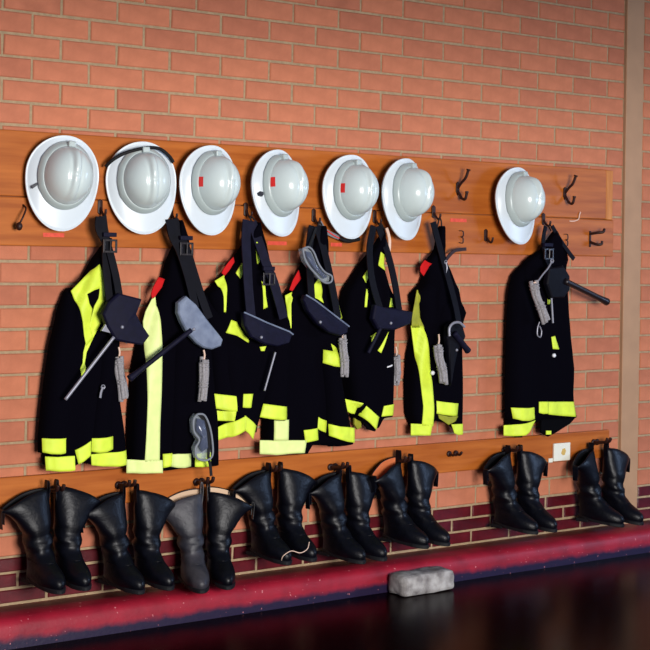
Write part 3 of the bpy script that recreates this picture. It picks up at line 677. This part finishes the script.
# ------------------------------------------------------------------ axe belts, axes, cord hanks
BG = 'leather axe belts over the coats'; AG = 'axes in the belt pouches'; RG = 'grey cord hanks on the belts'
def belt(label, straps, pouch, y, m=LEATHER, pm=None, buckle=None, stud=None, wd=.040, slope=0, highlight=0):
    root = thing('axe_belt', label, 'belt', (pouch[0][0], y, pouch[0][1]), BG)
    for st in straps:
        bm = bmesh.new(); ribbon(bm, st, wd, .006); obj('strap', bm, STRAP if m is LEATHER else m, root, smooth=False)
    bm = bmesh.new(); slab(bm, pouch, y, .026, .006, slope, .006); o = obj('pouch', bm, pm or m, root)
    if highlight:
        bm = bmesh.new(); tube(bm, at3(pouch[:highlight], y-.002), .0035, 6, False); o = obj('rim_highlight', bm, GREYLEA, root); o['label'] = 'painted rim highlight'  # pale tube stands in for the highlight along the pouch rim
    if buckle:
        (x, z), yb = buckle; bm = bmesh.new()
        for dz in (-.022, .022): box(bm, x-.026, x+.026, yb-.006, yb, z+dz-.004, z+dz+.004, .001)
        for dx in (-.026, .026): box(bm, x+dx-.004, x+dx+.004, yb-.006, yb, z-.026, z+.026, .001)
        tube(bm, [(x, yb-.006, z-.022), (x, yb-.008, z+.024)], .003, 6)
        obj('buckle', bm, HANDLE, root)
        bm = bmesh.new(); box(bm, x-.028, x+.028, yb-.004, yb+.012, z+.035, z+.052, .002); obj('keeper', bm, m, root)
    if stud:
        x, z = stud; bm = bmesh.new(); lathe(bm, [(.007, .004), (.007, 0), (.004, -.004)], (x, y-.006, z), (0, 1, 0), 10); obj('stud', bm, STEELG, root, smooth=True)
    return root
def axe(label, a, b, y, r, hm, ya=None, knob=1.0, head=True, hy=None):
    """handle from pouch a to free end b (x,z)"""
    ya = y if ya is None else ya; A = Vector((a[0], ya, a[1])); B = Vector((b[0], y, b[1])); root = thing('fire_axe', label, 'axe', A, AG)
    bm = bmesh.new(); tube(bm, [A, A.lerp(B, .3), A.lerp(B, .7), B], lambda f: r*(1+(knob-1)*max(0, f-.75)*4), 10); obj('handle', bm, hm, root, smooth=True)
    if head:
        d = (B-A).normalized(); n = Vector((d.z, 0, -d.x)).normalized(); hc = A-d*.02
        pts = [hc+n*.05+d*.03, hc+n*.055-d*.03, hc+n*.015-d*.014, hc-n*.03-d*.008, hc-n*.07, hc-n*.03+d*.008, hc+n*.015+d*.014]
        bm = bmesh.new(); slab(bm, [(p.x, p.z) for p in pts], ya+.014, .012, .003); obj('axe_head', bm, STEELG, root)
    return root
def hank(label, pts, width, y, top=None):
    root = thing('cord_hank', label, 'rope', (pts[-1][0], y, pts[-1][1]), RG); P = at3(pts, y); bm = bmesh.new(); rnd = random.Random(label)
    for k in range(6):
        a = 2*PI*k/6; ox, oy = math.cos(a)*width*.33, math.sin(a)*width*.30
        tube(bm, [(p[0]+ox*(1+.25*rnd.uniform(-1, 1)), p[1]+oy, p[2]+(rnd.uniform(-.008, .008) if 0 < i < len(P)-1 else rnd.uniform(-.014, .014))) for i, p in enumerate(P)], width*.25, 7)
    obj('cord_bundle', bm, ROPE, root, smooth=True)
    Q = smooth_path(P, 8)
    for f in (.12, .20, .58, .66):
        i = int(f*(len(Q)-1)); t = (Q[min(i+1, len(Q)-1)]-Q[max(i-1, 0)]).normalized(); bm = bmesh.new(); torus(bm, Q[i], t, width*.50, width*.11, 14, 5); obj('wrap', bm, ROPE, root, smooth=True)
    T = Vector(top) if top is not None else Vector(P[0])+Vector((.004, .01, .04))
    bm = bmesh.new(); tube(bm, [P[0], Vector(P[0]).lerp(T, .5)+Vector((.004, 0, 0)), T], .004, 6); o = obj('tie', bm, STRING, root, smooth=True)
    return root
# belt 1
belt('dark leather belt with folded axe pouch over the leftmost coat',
     [at3([(0.229,1.580),(0.221,1.531),(0.239,1.500),(0.269,1.478),(0.283,1.417),(0.297,1.347),(0.312,1.278)], -.125)[0:0]+[(x, y, z) for (x, z), y in zip([(0.240,1.589),(0.236,1.546),(0.254,1.508),(0.272,1.478),(0.286,1.417),(0.300,1.347),(0.310,1.270)], (-.105, -.110, -.115, -.118, -.130, -.140, -.150))],
      [(x, y, z) for (x, z), y in zip([(0.257,1.593),(0.262,1.547),(0.267,1.501),(0.264,1.439),(0.265,1.363),(0.271,1.270)], (-.100, -.104, -.108, -.116, -.126, -.140))]],
     [(0.298,1.298),(0.398,1.275),(0.377,1.217),(0.400,1.178),(0.436,1.131),(0.406,1.096),(0.345,1.105),(0.288,1.118),(0.253,1.168),(0.231,1.218),(0.256,1.264)], -.165, buckle=([(0.275,1.478)][0], -.128), stud=[(0.312,1.168)][0], wd=.030)
axe('steel-handled axe pointing down left from the leftmost belt pouch', *[(0.276,1.131),(0.088,0.898)], -.150, .0065, STEELG, ya=-.172)
hank('grey cord hank hanging in the gap between the two leftmost coats', [(0.336,1.046),(0.341,0.991),(0.351,0.941),(0.360,0.882)], .034, -.10, None)
bm = bmesh.new(); P = at3([(0.254,0.938),(0.246,0.920),(0.242,0.897)], -.132); tube(bm, P, .005, 6); torus(bm, P[0], (0, 1, 0), .008, .002, 10, 5)
tag(obj('snap_hook', bm, STEELG, loc=P[0]), 'small steel snap hook dangling on the leftmost black coat', 'hook')
# belt 2
belt('dark belt with a worn pale grey half-moon axe pouch on the second coat',
     [[(x, y, z) for (x, z), y in zip([(0.548,1.589),(0.558,1.526),(0.586,1.467),(0.611,1.388),(0.630,1.309),(0.646,1.237)], (-.105, -.112, -.122, -.134, -.145, -.150))],
      [(x, y, z) for (x, z), y in zip([(0.570,1.590),(0.599,1.523),(0.623,1.468),(0.652,1.369),(0.677,1.285),(0.711,1.196)], (-.100, -.106, -.116, -.130, -.142, -.150))]],
     [(0.596,1.286),(0.640,1.254),(0.692,1.194),(0.745,1.137),(0.769,1.109),(0.760,1.085),(0.718,1.072),(0.680,1.079),(0.648,1.097),(0.606,1.136),(0.577,1.180),(0.559,1.219),(0.560,1.259)], -.168, pm=GREYLEA, buckle=([(0.614,1.472)][0], -.128), stud=[(0.628,1.155)][0], wd=.034)
axe('blue-handled axe with widening grip, pointing down left from the grey pouch', *[(0.616,1.152),(0.357,0.967)], -.150, .010, BLUELEA, ya=-.172, knob=1.5)
hank('grey cord hank hanging under the pale grey pouch of the second coat', [(0.693,1.029),(0.694,0.973),(0.691,0.917),(0.687,0.862)], .036, -.145, None)
# belt 3
belt('slate twin-strap belt with long dark axe pouch over the third coat',
     [[(x, y, z) for (x, z), y in zip([(0.913,1.595),(0.900,1.513),(0.897,1.411),(0.899,1.309),(0.910,1.202)], (-.105, -.118, -.135, -.145, -.150))],
      [(x, y, z) for (x, z), y in zip([(0.939,1.588),(0.970,1.494),(0.996,1.412),(1.028,1.329),(1.070,1.192)], (-.100, -.115, -.130, -.142, -.150))]],
     [(0.862,1.220),(0.915,1.200),(0.975,1.176),(1.085,1.138),(1.105,1.125),(1.091,1.090),(1.031,1.077),(0.961,1.089),(0.900,1.118),(0.868,1.164)], -.170, BLUELEA, LEATHER, buckle=([(0.996,1.354)][0], -.148), stud=[(0.946,1.117)][0], wd=.042, highlight=5)
axe('slim grey-handled axe hanging straight below the third coat pouch', *[(1.026,1.054),(0.985,0.895)], -.145, .0045, STEELG, ya=-.160, head=False)
# belt 4
belt('dark leather belt with slanted axe pouch on the fourth coat below the goggles',
     [[(x, y, z) for (x, z), y in zip([(1.240,1.579),(1.216,1.477),(1.208,1.372),(1.210,1.275)], (-.105, -.118, -.140, -.150))],
      [(x, y, z) for (x, z), y in zip([(1.268,1.579),(1.302,1.457),(1.325,1.330),(1.349,1.189)], (-.100, -.115, -.135, -.150))]],
     [(1.168,1.289),(1.214,1.267),(1.288,1.221),(1.395,1.154),(1.390,1.126),(1.358,1.114),(1.295,1.128),(1.232,1.167),(1.179,1.222),(1.158,1.268)], -.168, buckle=None, stud=[(1.242,1.175)][0], wd=.034, highlight=4)
hank('grey cord hank hanging between the fourth and fifth coats', [(1.386,1.103),(1.392,1.052),(1.399,1.000),(1.400,0.949)], .036, -.135, None)
# belt 5
belt('dark leather belt with level axe pouch jutting right of the fifth coat',
     [[(x, y, z) for (x, z), y in zip([(1.568,1.587),(1.537,1.482),(1.540,1.352),(1.575,1.230)], (-.105, -.118, -.135, -.148))],
      [(x, y, z) for (x, z), y in zip([(1.598,1.588),(1.645,1.461),(1.670,1.339),(1.684,1.220)], (-.100, -.112, -.130, -.145))]],
     [(1.541,1.246),(1.585,1.235),(1.641,1.230),(1.754,1.212),(1.749,1.181),(1.738,1.159),(1.654,1.134),(1.560,1.140),(1.529,1.184)], -.160, buckle=None, stud=[(1.625,1.165)][0], wd=.032)
axe('short dark purple-handled axe under the fifth coat pouch', *[(1.572,1.144),(1.519,1.037)], -.145, .008, BLUELEA, ya=-.160, head=False)
hank('grey cord hank hanging against bricks between the fifth and sixth coats', [(1.721,1.015),(1.728,0.952),(1.723,0.891)], .032, -.085, None)
# belt 6
belt('dark belt with open loop frog low on the sixth coat',
     [[(x, y, z) for (x, z), y in zip([(1.904,1.613),(1.941,1.488),(1.980,1.353),(2.006,1.240),(2.020,1.149)], (-.105, -.115, -.130, -.148, -.160))]],
     [(1.941,1.148),(1.976,1.170),(2.030,1.151),(2.049,1.101),(2.026,1.061),(2.003,1.030),(1.981,0.959),(1.965,0.879),(1.957,0.969),(1.949,1.041),(1.937,1.095)], -.175, LEATHER, STRAP, buckle=None, stud=[(1.991,1.040)][0], wd=.030)
axe('dark-handled axe with a bright steel collar at the right edge of the sixth coat', *[(1.965,1.117),(2.062,1.034)], -.175, .014, BLUELEA, ya=-.192, head=False, knob=1.15)
P = at3([(1.931,1.105),(1.930,1.140),(1.953,1.162),(1.989,1.164),(2.019,1.144)], -.198)
bm = bmesh.new(); tube(bm, P, .006, 8); tag(obj('shackle', bm, STEELG, loc=P[0]), 'curved bright steel shackle over the axe of the sixth coat', 'shackle')
P = at3([(1.896,1.139),(1.909,1.111),(1.927,1.084),(1.933,1.066)], -.150)
hank('pale grey cord hank hanging by a steel clip on the sixth coat', [(1.907,1.058),(1.914,1.004),(1.933,0.950),(1.943,0.896)], .040, -.150, P[1])
P = at3([(1.966,1.434),(1.973,1.407),(1.967,1.380),(1.986,1.349)], -.125); bm = bmesh.new(); tube(bm, P, .004, 6); torus(bm, P[0], (0, 1, 0), .008, .002, 10, 5); torus(bm, P[-1], (0, 1, 0), .010, .0025, 10, 5)
tag(obj('key_clip', bm, STEELG, loc=P[0]), 'small silver key clip high on the sixth coat', 'clip')
P = at3([(1.973,1.416),(2.008,1.457),(2.044,1.485),(2.080,1.492),(2.116,1.495)], -.09); bm = bmesh.new(); ribbon(bm, P, .016, .005)
tag(obj('belt_end', bm, IRON, loc=P[0]), 'dark brown leather strap end sticking out right of the sixth coat', 'strap')
# belt 7
belt('dark leather belt slung from the hook with small pouch on the rightmost coat',
     [[(x, y, z) for (x, z), y in zip([(2.602,1.612),(2.577,1.536),(2.585,1.460),(2.620,1.374),(2.648,1.308)], (-.105, -.115, -.130, -.145, -.155))],
      [(x, y, z) for (x, z), y in zip([(2.648,1.614),(2.696,1.548),(2.744,1.490),(2.779,1.457)], (-.100, -.108, -.118, -.120))]],
     [(2.570,1.413),(2.669,1.423),(2.710,1.375),(2.712,1.308),(2.672,1.270),(2.593,1.270),(2.558,1.337)], -.165, LEATHER, STRAP, buckle=([(2.591,1.479)][0], -.138), stud=None, wd=.020)
axe('black-handled axe sticking out to the right of the rightmost coat', *[(2.671,1.351),(3.010,1.249)], -.120, .0145, HANDLE, ya=-.172, knob=1.35, head=True)
P = at3([(2.582,1.446),(2.557,1.412),(2.525,1.384),(2.493,1.351)], -.172); bm = bmesh.new(); tube(bm, P, .004, 6); torus(bm, P[0], (0, 1, 0), .009, .003, 10, 5)
tag(obj('chain', bm, STEELG, loc=P[0]), 'thin steel chain holding the cord hank on the rightmost coat', 'chain')
hank('long twisted grey cord hank on the front of the rightmost coat', [(2.471,1.342),(2.491,1.281),(2.525,1.219),(2.553,1.158)], .042, -.165, P[-1])
P = at3([(2.523,1.158),(2.511,1.129),(2.511,1.096),(2.531,1.087),(2.537,1.115),(2.523,1.139)], -.155); bm = bmesh.new(); tube(bm, P, .003, 6)
tag(obj('carabiner', bm, STEELG, loc=P[0]), 'small steel carabiner below the twisted hank on the rightmost coat', 'carabiner')
bm = bmesh.new(); P = at3([(2.599,1.304),(2.607,1.232),(2.615,1.152)], -.150); tube(bm, P, .005, 8); tag(obj('metal_rod', bm, STEELG, loc=P[0]), 'thin silver metal rod hanging upright on the rightmost coat', 'rod')
for pr in ([((2.480,1.312),(2.481,1.284)),((2.506,1.312),(2.507,1.279))], [((2.566,1.250),(2.567,1.207)),((2.593,1.236),(2.587,1.203))], [((2.612,1.264),(2.613,1.240)),((2.632,1.259),(2.626,1.240))]):
    d7.patch(pr, 'shoulder_band', HIVIS, c7)
d5.patch([((1.647,0.972),(1.647,0.967)),((1.683,0.980),(1.683,0.973))], 'pocket_tag', BUTTON, c5)

# ------------------------------------------------------------------ goggles
def goggles(label, outline, lens, y, strap):
    root = thing('goggles', label, 'goggles', (outline[0][0], y, outline[0][1]))
    bm = bmesh.new(); P = [Vector((x, y, z)) for x, z in outline]; P = smooth_path(P+[P[0]], 4); tube(bm, P, .0045, 8, False); obj('frame', bm, GOGF, root, smooth=True)
    bm = bmesh.new(); slab(bm, lens, y-.004, .006, .002, 0, .006); obj('lens', bm, LENS, root, smooth=True)
    bm = bmesh.new(); slab(bm, outline, y+.012, .02, .004, 0, .0); obj('skirt', bm, GOG, root)
    for st in strap: bm = bmesh.new(); ribbon(bm, st, .012, .003); obj('elastic', bm, BLACKR, root)
    return root
goggles('clear goggles with smoky lens hanging low on the second coat', [(0.659,0.816),(0.691,0.811),(0.715,0.769),(0.730,0.708),(0.732,0.648),(0.704,0.630),(0.662,0.641),(0.652,0.681),(0.670,0.712),(0.646,0.745),(0.641,0.793)], [(0.656,0.801),(0.689,0.791),(0.703,0.743),(0.709,0.678),(0.682,0.664),(0.667,0.689),(0.681,0.720),(0.652,0.753)], -.158,
        [at3([(0.673,0.815),(0.706,0.774),(0.721,0.709),(0.718,0.645),(0.728,0.605),(0.733,0.564)], -.150)])
goggles('clear plastic goggles slung slantwise at the neck of the fourth coat', [(1.151,1.480),(1.181,1.489),(1.207,1.469),(1.234,1.419),(1.266,1.385),(1.303,1.368),(1.298,1.343),(1.261,1.343),(1.209,1.385),(1.167,1.430)], [(1.163,1.472),(1.188,1.468),(1.215,1.414),(1.252,1.377),(1.278,1.364),(1.258,1.356),(1.205,1.402),(1.174,1.439)], -.165,
        [[(x, y, z) for (x, z), y in zip([(1.190,1.485),(1.225,1.528),(1.256,1.571)], (-.155, -.13, -.11))]])
root = thing('goggle_strap', 'red and black goggle strap looped under the fifth helmet brim', 'strap', (1.30, -.07, 1.56))
P = at3([(1.310,1.598),(1.337,1.564),(1.380,1.544),(1.424,1.532)], -.060); bm = bmesh.new(); ribbon(bm, P, .020, .004); o = obj('band', bm, GOGF, root)
P = at3([(1.348,1.560),(1.386,1.540),(1.424,1.527)], -.066); bm = bmesh.new(); ribbon(bm, P, .004, .003); o = obj('red_stripe', bm, TAPE, root)
P = at3([(1.413,1.532),(1.456,1.519),(1.494,1.524),(1.522,1.529)], -.062); bm = bmesh.new(); tube(bm, P, .009, 8); obj('clip', bm, BLACKR, root, smooth=True)
P = at3([(1.665,1.581),(1.683,1.528),(1.679,1.462),(1.668,1.430)], -.072); bm = bmesh.new(); ribbon(bm, P, .014, .004)
tag(obj('tape_loop', bm, STRING, loc=P[0]), 'pale webbing loop hanging beside the fifth coat collar', 'strap')

# ------------------------------------------------------------------ boot rail
rail = thing('boot_rail', 'low varnished timber rail with iron pegs carrying the boots', 'rail', (1.5, 0, .462))
plank(-1.3, 3.146, -.024, -.004, .464, .602, rail)
bt = mesh_peg = None
def peg(x, z):
    bm = bmesh.new(); lathe(bm, [(.016, 0), (.016, .005), (.007, .008)], (x, RB, z), (0, -1, 0), 12)
    tube(bm, [(x, RB-.004, z), (x, RB-.05, z+.004), (x, RB-.085, z+.012), (x, RB-.095, z+.030)], .0075, 8)
    return obj('peg', bm, IRON, rail, smooth=True)
x, z = [(2.107,0.550)][0]
for dx in (-.02, .02):
    bm = bmesh.new(); lathe(bm, [(.014, 0), (.014, .005), (.006, .008)], (x+dx, RB, z), (0, -1, 0), 12); tube(bm, [(x+dx, RB-.004, z), (x+dx, RB-.03, z-.004), (x+dx, RB-.045, z+.010)], .006, 8); obj('peg', bm, IRON, rail, smooth=True)
(xa, za), (xb, zb) = [(2.749,0.557),(2.860,0.470)]
pl = thing('wall_plate', 'small square white plastic plate at the right end of the boot rail', 'plate', ((xa+xb)/2, RB, zb))
bm = bmesh.new(); box(bm, xa, xb, RB-.012, RB, zb, za, .003); obj('plate', bm, PLATE, pl)
bm = bmesh.new(); xm = (xa+xb)/2+.01; zm = (za+zb)/2; slab(bm, [(xm-.018, zm-.006), (xm-.010, zm+.014), (xm+.006, zm+.018), (xm+.014, zm+.004), (xm+.006, zm-.016), (xm-.008, zm-.016)], RB-.0135, .002, .0005); obj('mark', bm, YMARK, pl)
bm = bmesh.new(); box(bm, xa-.028, xa-.001, RB-.006, RB, zb-.004, zb+.016, .001); obj('side_tab', bm, PLATE, pl)

# ------------------------------------------------------------------ boots
# z, y_back, y_front, half width, outward shift (heel at y=0, toe towards the room)
BSL = [(.000, .000, -.245, .043, 0), (.012, -.002, -.252, .047, 0), (.030, -.004, -.254, .048, 0), (.046, -.004, -.246, .047, 0), (.060, -.003, -.226, .045, 0), (.074, .000, -.196, .042, 0),
       (.092, .004, -.160, .041, 0), (.115, .006, -.134, .043, .001), (.140, .004, -.120, .046, .003), (.165, .002, -.114, .048, .005), (.195, .002, -.112, .050, .008), (.235, .0, -.108, .062, .018), (.280, -.004, -.100, .077, .032), (.322, -.008, -.088, .090, .046), (.352, -.012, -.078, .096, .052)]
BH = .352
def make_boot(m, lin, open_mouth=0):
    root = thing('fire_boot', 'boot', 'boot', (0, 0, 0), 'boots hanging along the low rail')
    bm = bmesh.new(); n = 36; rings = []
    def warp(x, y, z):
        f = max(0, min(1, (z-.16)/(BH-.16)))
        return (x, y, z+.12*y*(1-f)+(.020-2.3*max(0, x+.044)**2)*f*f+(.02*f*f if open_mouth and y > -.05 else 0)*open_mouth)
    def ring(z, yb, yf, hw, xc, inset=0):
        cy = (yb+yf)/2; hy = (yb-yf)/2-inset; hw -= inset; R = []
        for k in range(n):
            t = 2*PI*k/n; c, sn = math.cos(t), math.sin(t); e = .86
            x = hw*math.copysign(abs(c)**e, c); y = cy+hy*math.copysign(abs(sn)**e, sn)
            if z < .09 and y < cy: x *= 1-.24*max(0, (cy-y)/hy)**3
            if .08 < z < .24:
                q = math.sin((z-.08)/.16*PI)
                x += q*(.005*math.sin(z*95+t*2)+.004*noise.noise((x*20, y*20, z*30))); y += q*(.007*math.sin(z*105+x*40+1)+.006*noise.noise((x*18, z*26, 3)))
            elif z >= .24: y += .006*noise.noise((x*14, 7, z*12)); x += .003*noise.noise((y*14, 2, z*14))
            R.append(bm.verts.new(warp(x+xc, y, z)))
        return R
    S = []
    for a, b in zip(BSL, BSL[1:]):
        for k in (0, .5): S.append(tuple(a[q]+(b[q]-a[q])*k for q in range(5)))
    S.append(BSL[-1])
    for q in S: rings.append(ring(*q))
    outer = len(rings)
    rings.append(ring(BH+.002, *BSL[-1][1:], .003))
    for q in (BSL[-1], BSL[-2], BSL[-3], BSL[-5]): rings.append(ring(q[0]-.002, *q[1:], .006))
    for q, (A, B) in enumerate(zip(rings, rings[1:])):
        for k in range(n):
            f = bm.faces.new((A[k], A[(k+1) % n], B[(k+1) % n], B[k])); f.material_index = 1 if q > outer else 0
    bm.faces.new(rings[0][::-1]); f = bm.faces.new(rings[-1]); f.material_index = 1
    obj('shaft', bm, [m, lin], root, smooth=True, loc=(0, 0, 0))
    bm = bmesh.new(); sr = []
    for zz, g in ((-.012, .000), (-.010, .002), (.003, .003), (.007, -.001)):
        R = []
        for k in range(n):
            t = 2*PI*k/n; c, sn = math.cos(t), math.sin(t); x = (.046+g)*math.copysign(abs(c)**.86, c); y = -.126+(.126+g)*math.copysign(abs(sn)**.86, sn)
            if y < -.126: x *= 1-.24*((-.126-y)/.13)**3
            if -.18 < y < -.075: x *= .92
            R.append(bm.verts.new(warp(x, y, zz)))
        sr.append(R)
    for A, B in zip(sr, sr[1:]):
        for k in range(n): bm.faces.new((A[k], A[(k+1) % n], B[(k+1) % n], B[k]))
    bm.faces.new(sr[0][::-1]); bm.faces.new(sr[-1])
    obj('sole', bm, SOLE, root, loc=(0, 0, 0))
    bm = bmesh.new(); box(bm, -.041, .041, -.070, .000, -.030, -.012, .004); obj('heel', bm, SOLE, root, loc=(0, 0, 0))
    z, yb, yf, hw, xc = BSL[-1]; cy = (yb+yf)/2
    for sg in (-1, 1):                                                                      # two pull straps
        bm = bmesh.new(); x = xc+sg*(hw+.001); up_ = .036 if sg < 0 else .012
        z0 = warp(x, cy, BH)[2]
        P = smooth_path([(x-sg*.004, cy, z0-.07), (x, cy, z0-.01), (x-sg*.002, cy, z0+up_*.7), (x-sg*.007, cy, z0+up_), (x-sg*.012, cy, z0+up_*.7), (x-sg*.014, cy, z0-.05)], 4); rg = []
        for p in P: rg.append((bm.verts.new(p+Vector((0, -.013, 0))), bm.verts.new(p+Vector((0, .013, 0)))))
        for (a, b), (c, d) in zip(rg, rg[1:]): bm.faces.new((a, b, d, c))
        bmesh.ops.recalc_face_normals(bm, faces=bm.faces)
        bmesh.ops.solidify(bm, geom=bm.faces[:], thickness=.003)
        obj('pull_strap', bm, m, root, loc=(0, 0, 0))
    bm = bmesh.new()
    tube(bm, [warp(*p) for p in [(-.043, -.06, .085), (-.037, -.125, .085), (0, -.168, .092), (.037, -.125, .085), (.043, -.06, .085)]], .0022, 6); obj('seam', bm, m, root, smooth=True, loc=(0, 0, 0))
    return root
def copy_tree(o, parent=None):
    c = o.copy(); COL.objects.link(c)
    if parent: c.parent = parent
    for ch in list(o.children): copy_tree(ch, c)
    return c
proto = {'black': make_boot(BOOT, SOLE), 'grey': make_boot(GREYBOOT, CREAM, 1), 'cream': make_boot(BOOT, CREAM, 1), 'tan': make_boot(BOOT, TANLIN, 1)}
used = set()
def place(kind, side, label, ankle, toe, zt, lean=0.0):
    """side -1: left boot of a pair (its mouth flares to the left), 1: right boot. ankle, toe: (x, z) in the room, zt: height of the mouth"""
    o = proto[kind] if kind not in used else copy_tree(proto[kind])
    used.add(kind); o['label'] = label; o.scale = (side*1.04, .92, .87)
    o.rotation_euler = (0, lean, max(-.35, min(.4, .7*math.atan2(toe[0]-ankle[0], .21)))); o.location = (ankle[0], -.040, zt-BH*.92)
    return o
PAIRS = [
 ([(0.091,0.547)][0], [('black', 'black boot, left of the leftmost pair on the rail', [(0.011,0.360)][0], [(0.031,0.218)][0]), ('black', 'black boot, right of the leftmost pair, with shiny shaft', [(0.130,0.345)][0], [(0.128,0.206)][0]), ]),
 ([(0.394,0.542)][0], [('black', 'black boot, left of the pair second from the left', [(0.330,0.317)][0], [(0.372,0.173)][0]), ('black', 'black boot, right of the second pair, beside the grey boot', [(0.467,0.295)][0], [(0.494,0.186)][0]), ]),
 ([(0.750,0.527)][0], [('grey', 'scuffed grey-brown boot beside a black one, third pair from the left', [(0.696,0.280)][0], [(0.607,0.153)][0]), ('cream', 'black boot with cream lining at its mouth, right of the third pair', [(0.819,0.267)][0], [(0.726,0.132)][0]), ]),
 ([(1.081,0.552)][0], [('black', 'black boot, left of the fourth pair, below the T-shaped yellow hem', [(1.012,0.352)][0], [(1.045,0.220)][0]), ('black', 'black boot, right of the fourth pair with pale string at its toe', [(1.148,0.331)][0], [(1.164,0.232)][0]), ]),
 ([(1.425,0.540)][0], [('black', 'black boot, left of the fifth pair, toe nearer the ledge edge', [(1.377,0.340)][0], [(1.435,0.174)][0]), ('black', 'black boot, right of the fifth pair, toe pointing right', [(1.500,0.359)][0], [(1.542,0.214)][0]), ]),
 ([(1.769,0.543)][0], [('tan', 'black boot with tan lining showing at its mouth, left of the sixth pair', [(1.706,0.319)][0], [(1.798,0.214)][0]), ('black', 'black boot behind the tan-lined boot, right of the sixth pair', [(1.837,0.330)][0], [(1.907,0.208)][0]), ]),
 ([(2.441,0.549)][0], [('black', 'black boot, left of the seventh pair, below the rightmost coat', [(2.364,0.336)][0], [(2.448,0.214)][0]), ('black', 'black boot, right of the seventh pair, below the rightmost coat', [(2.511,0.333)][0], [(2.545,0.228)][0]), ]),
 ([(3.042,0.550)][0], [('black', 'black boot, left of the rightmost pair beside the white plate', [(2.922,0.300)][0], [(3.046,0.192)][0]), ('black', 'black boot, right of the rightmost pair, in front of the beige column', [(3.090,0.321)][0], [(3.138,0.218)][0]), ]),
]
for ((px, pz), bs), dz in zip(PAIRS, (.052, .016, 0, .044, .018, .042, .035, .012)):
    for dx in (-.012, .012): peg(px+dx, pz-.004)
    for side, (kind, label, ankle, toe) in zip((-1, 1), bs): place(kind, side, label, ankle, toe, pz-.040+dz)
P = [(q[0], -d, q[1]) for q, d in (([(1.011,0.211)][0], .25), ([(1.013,0.233)][0], .26), ([(1.045,0.252)][0], .27), ([(1.083,0.242)][0], .28), ([(1.121,0.253)][0], .275), ([(1.141,0.277)][0], .26))]
bm = bmesh.new(); tube(bm, P, .0018, 6); tag(obj('bootlace', bm, STRING, loc=P[0]), 'loose pale string trailing from the toe of the fourth pair of boots', 'string')

# ------------------------------------------------------------------ stone block by the kerb
bm = bmesh.new(); box(bm, 1.605, 1.890, -.312, -.19, .001, .088, .016)
bmesh.ops.subdivide_edges(bm, edges=bm.edges[:], cuts=4, use_grid_fill=True)
for v in bm.verts:
    q = noise.noise_vector(v.co*14)*.007+noise.noise_vector(v.co*45)*.003; v.co += q; v.co.z = max(v.co.z, .0005)
o = obj('stone_block', bm, STONE, loc=(1.747, -.25, 0), smooth=True); tag(o, 'rough pale grey stone block on the dark floor against the red kerb', 'stone')
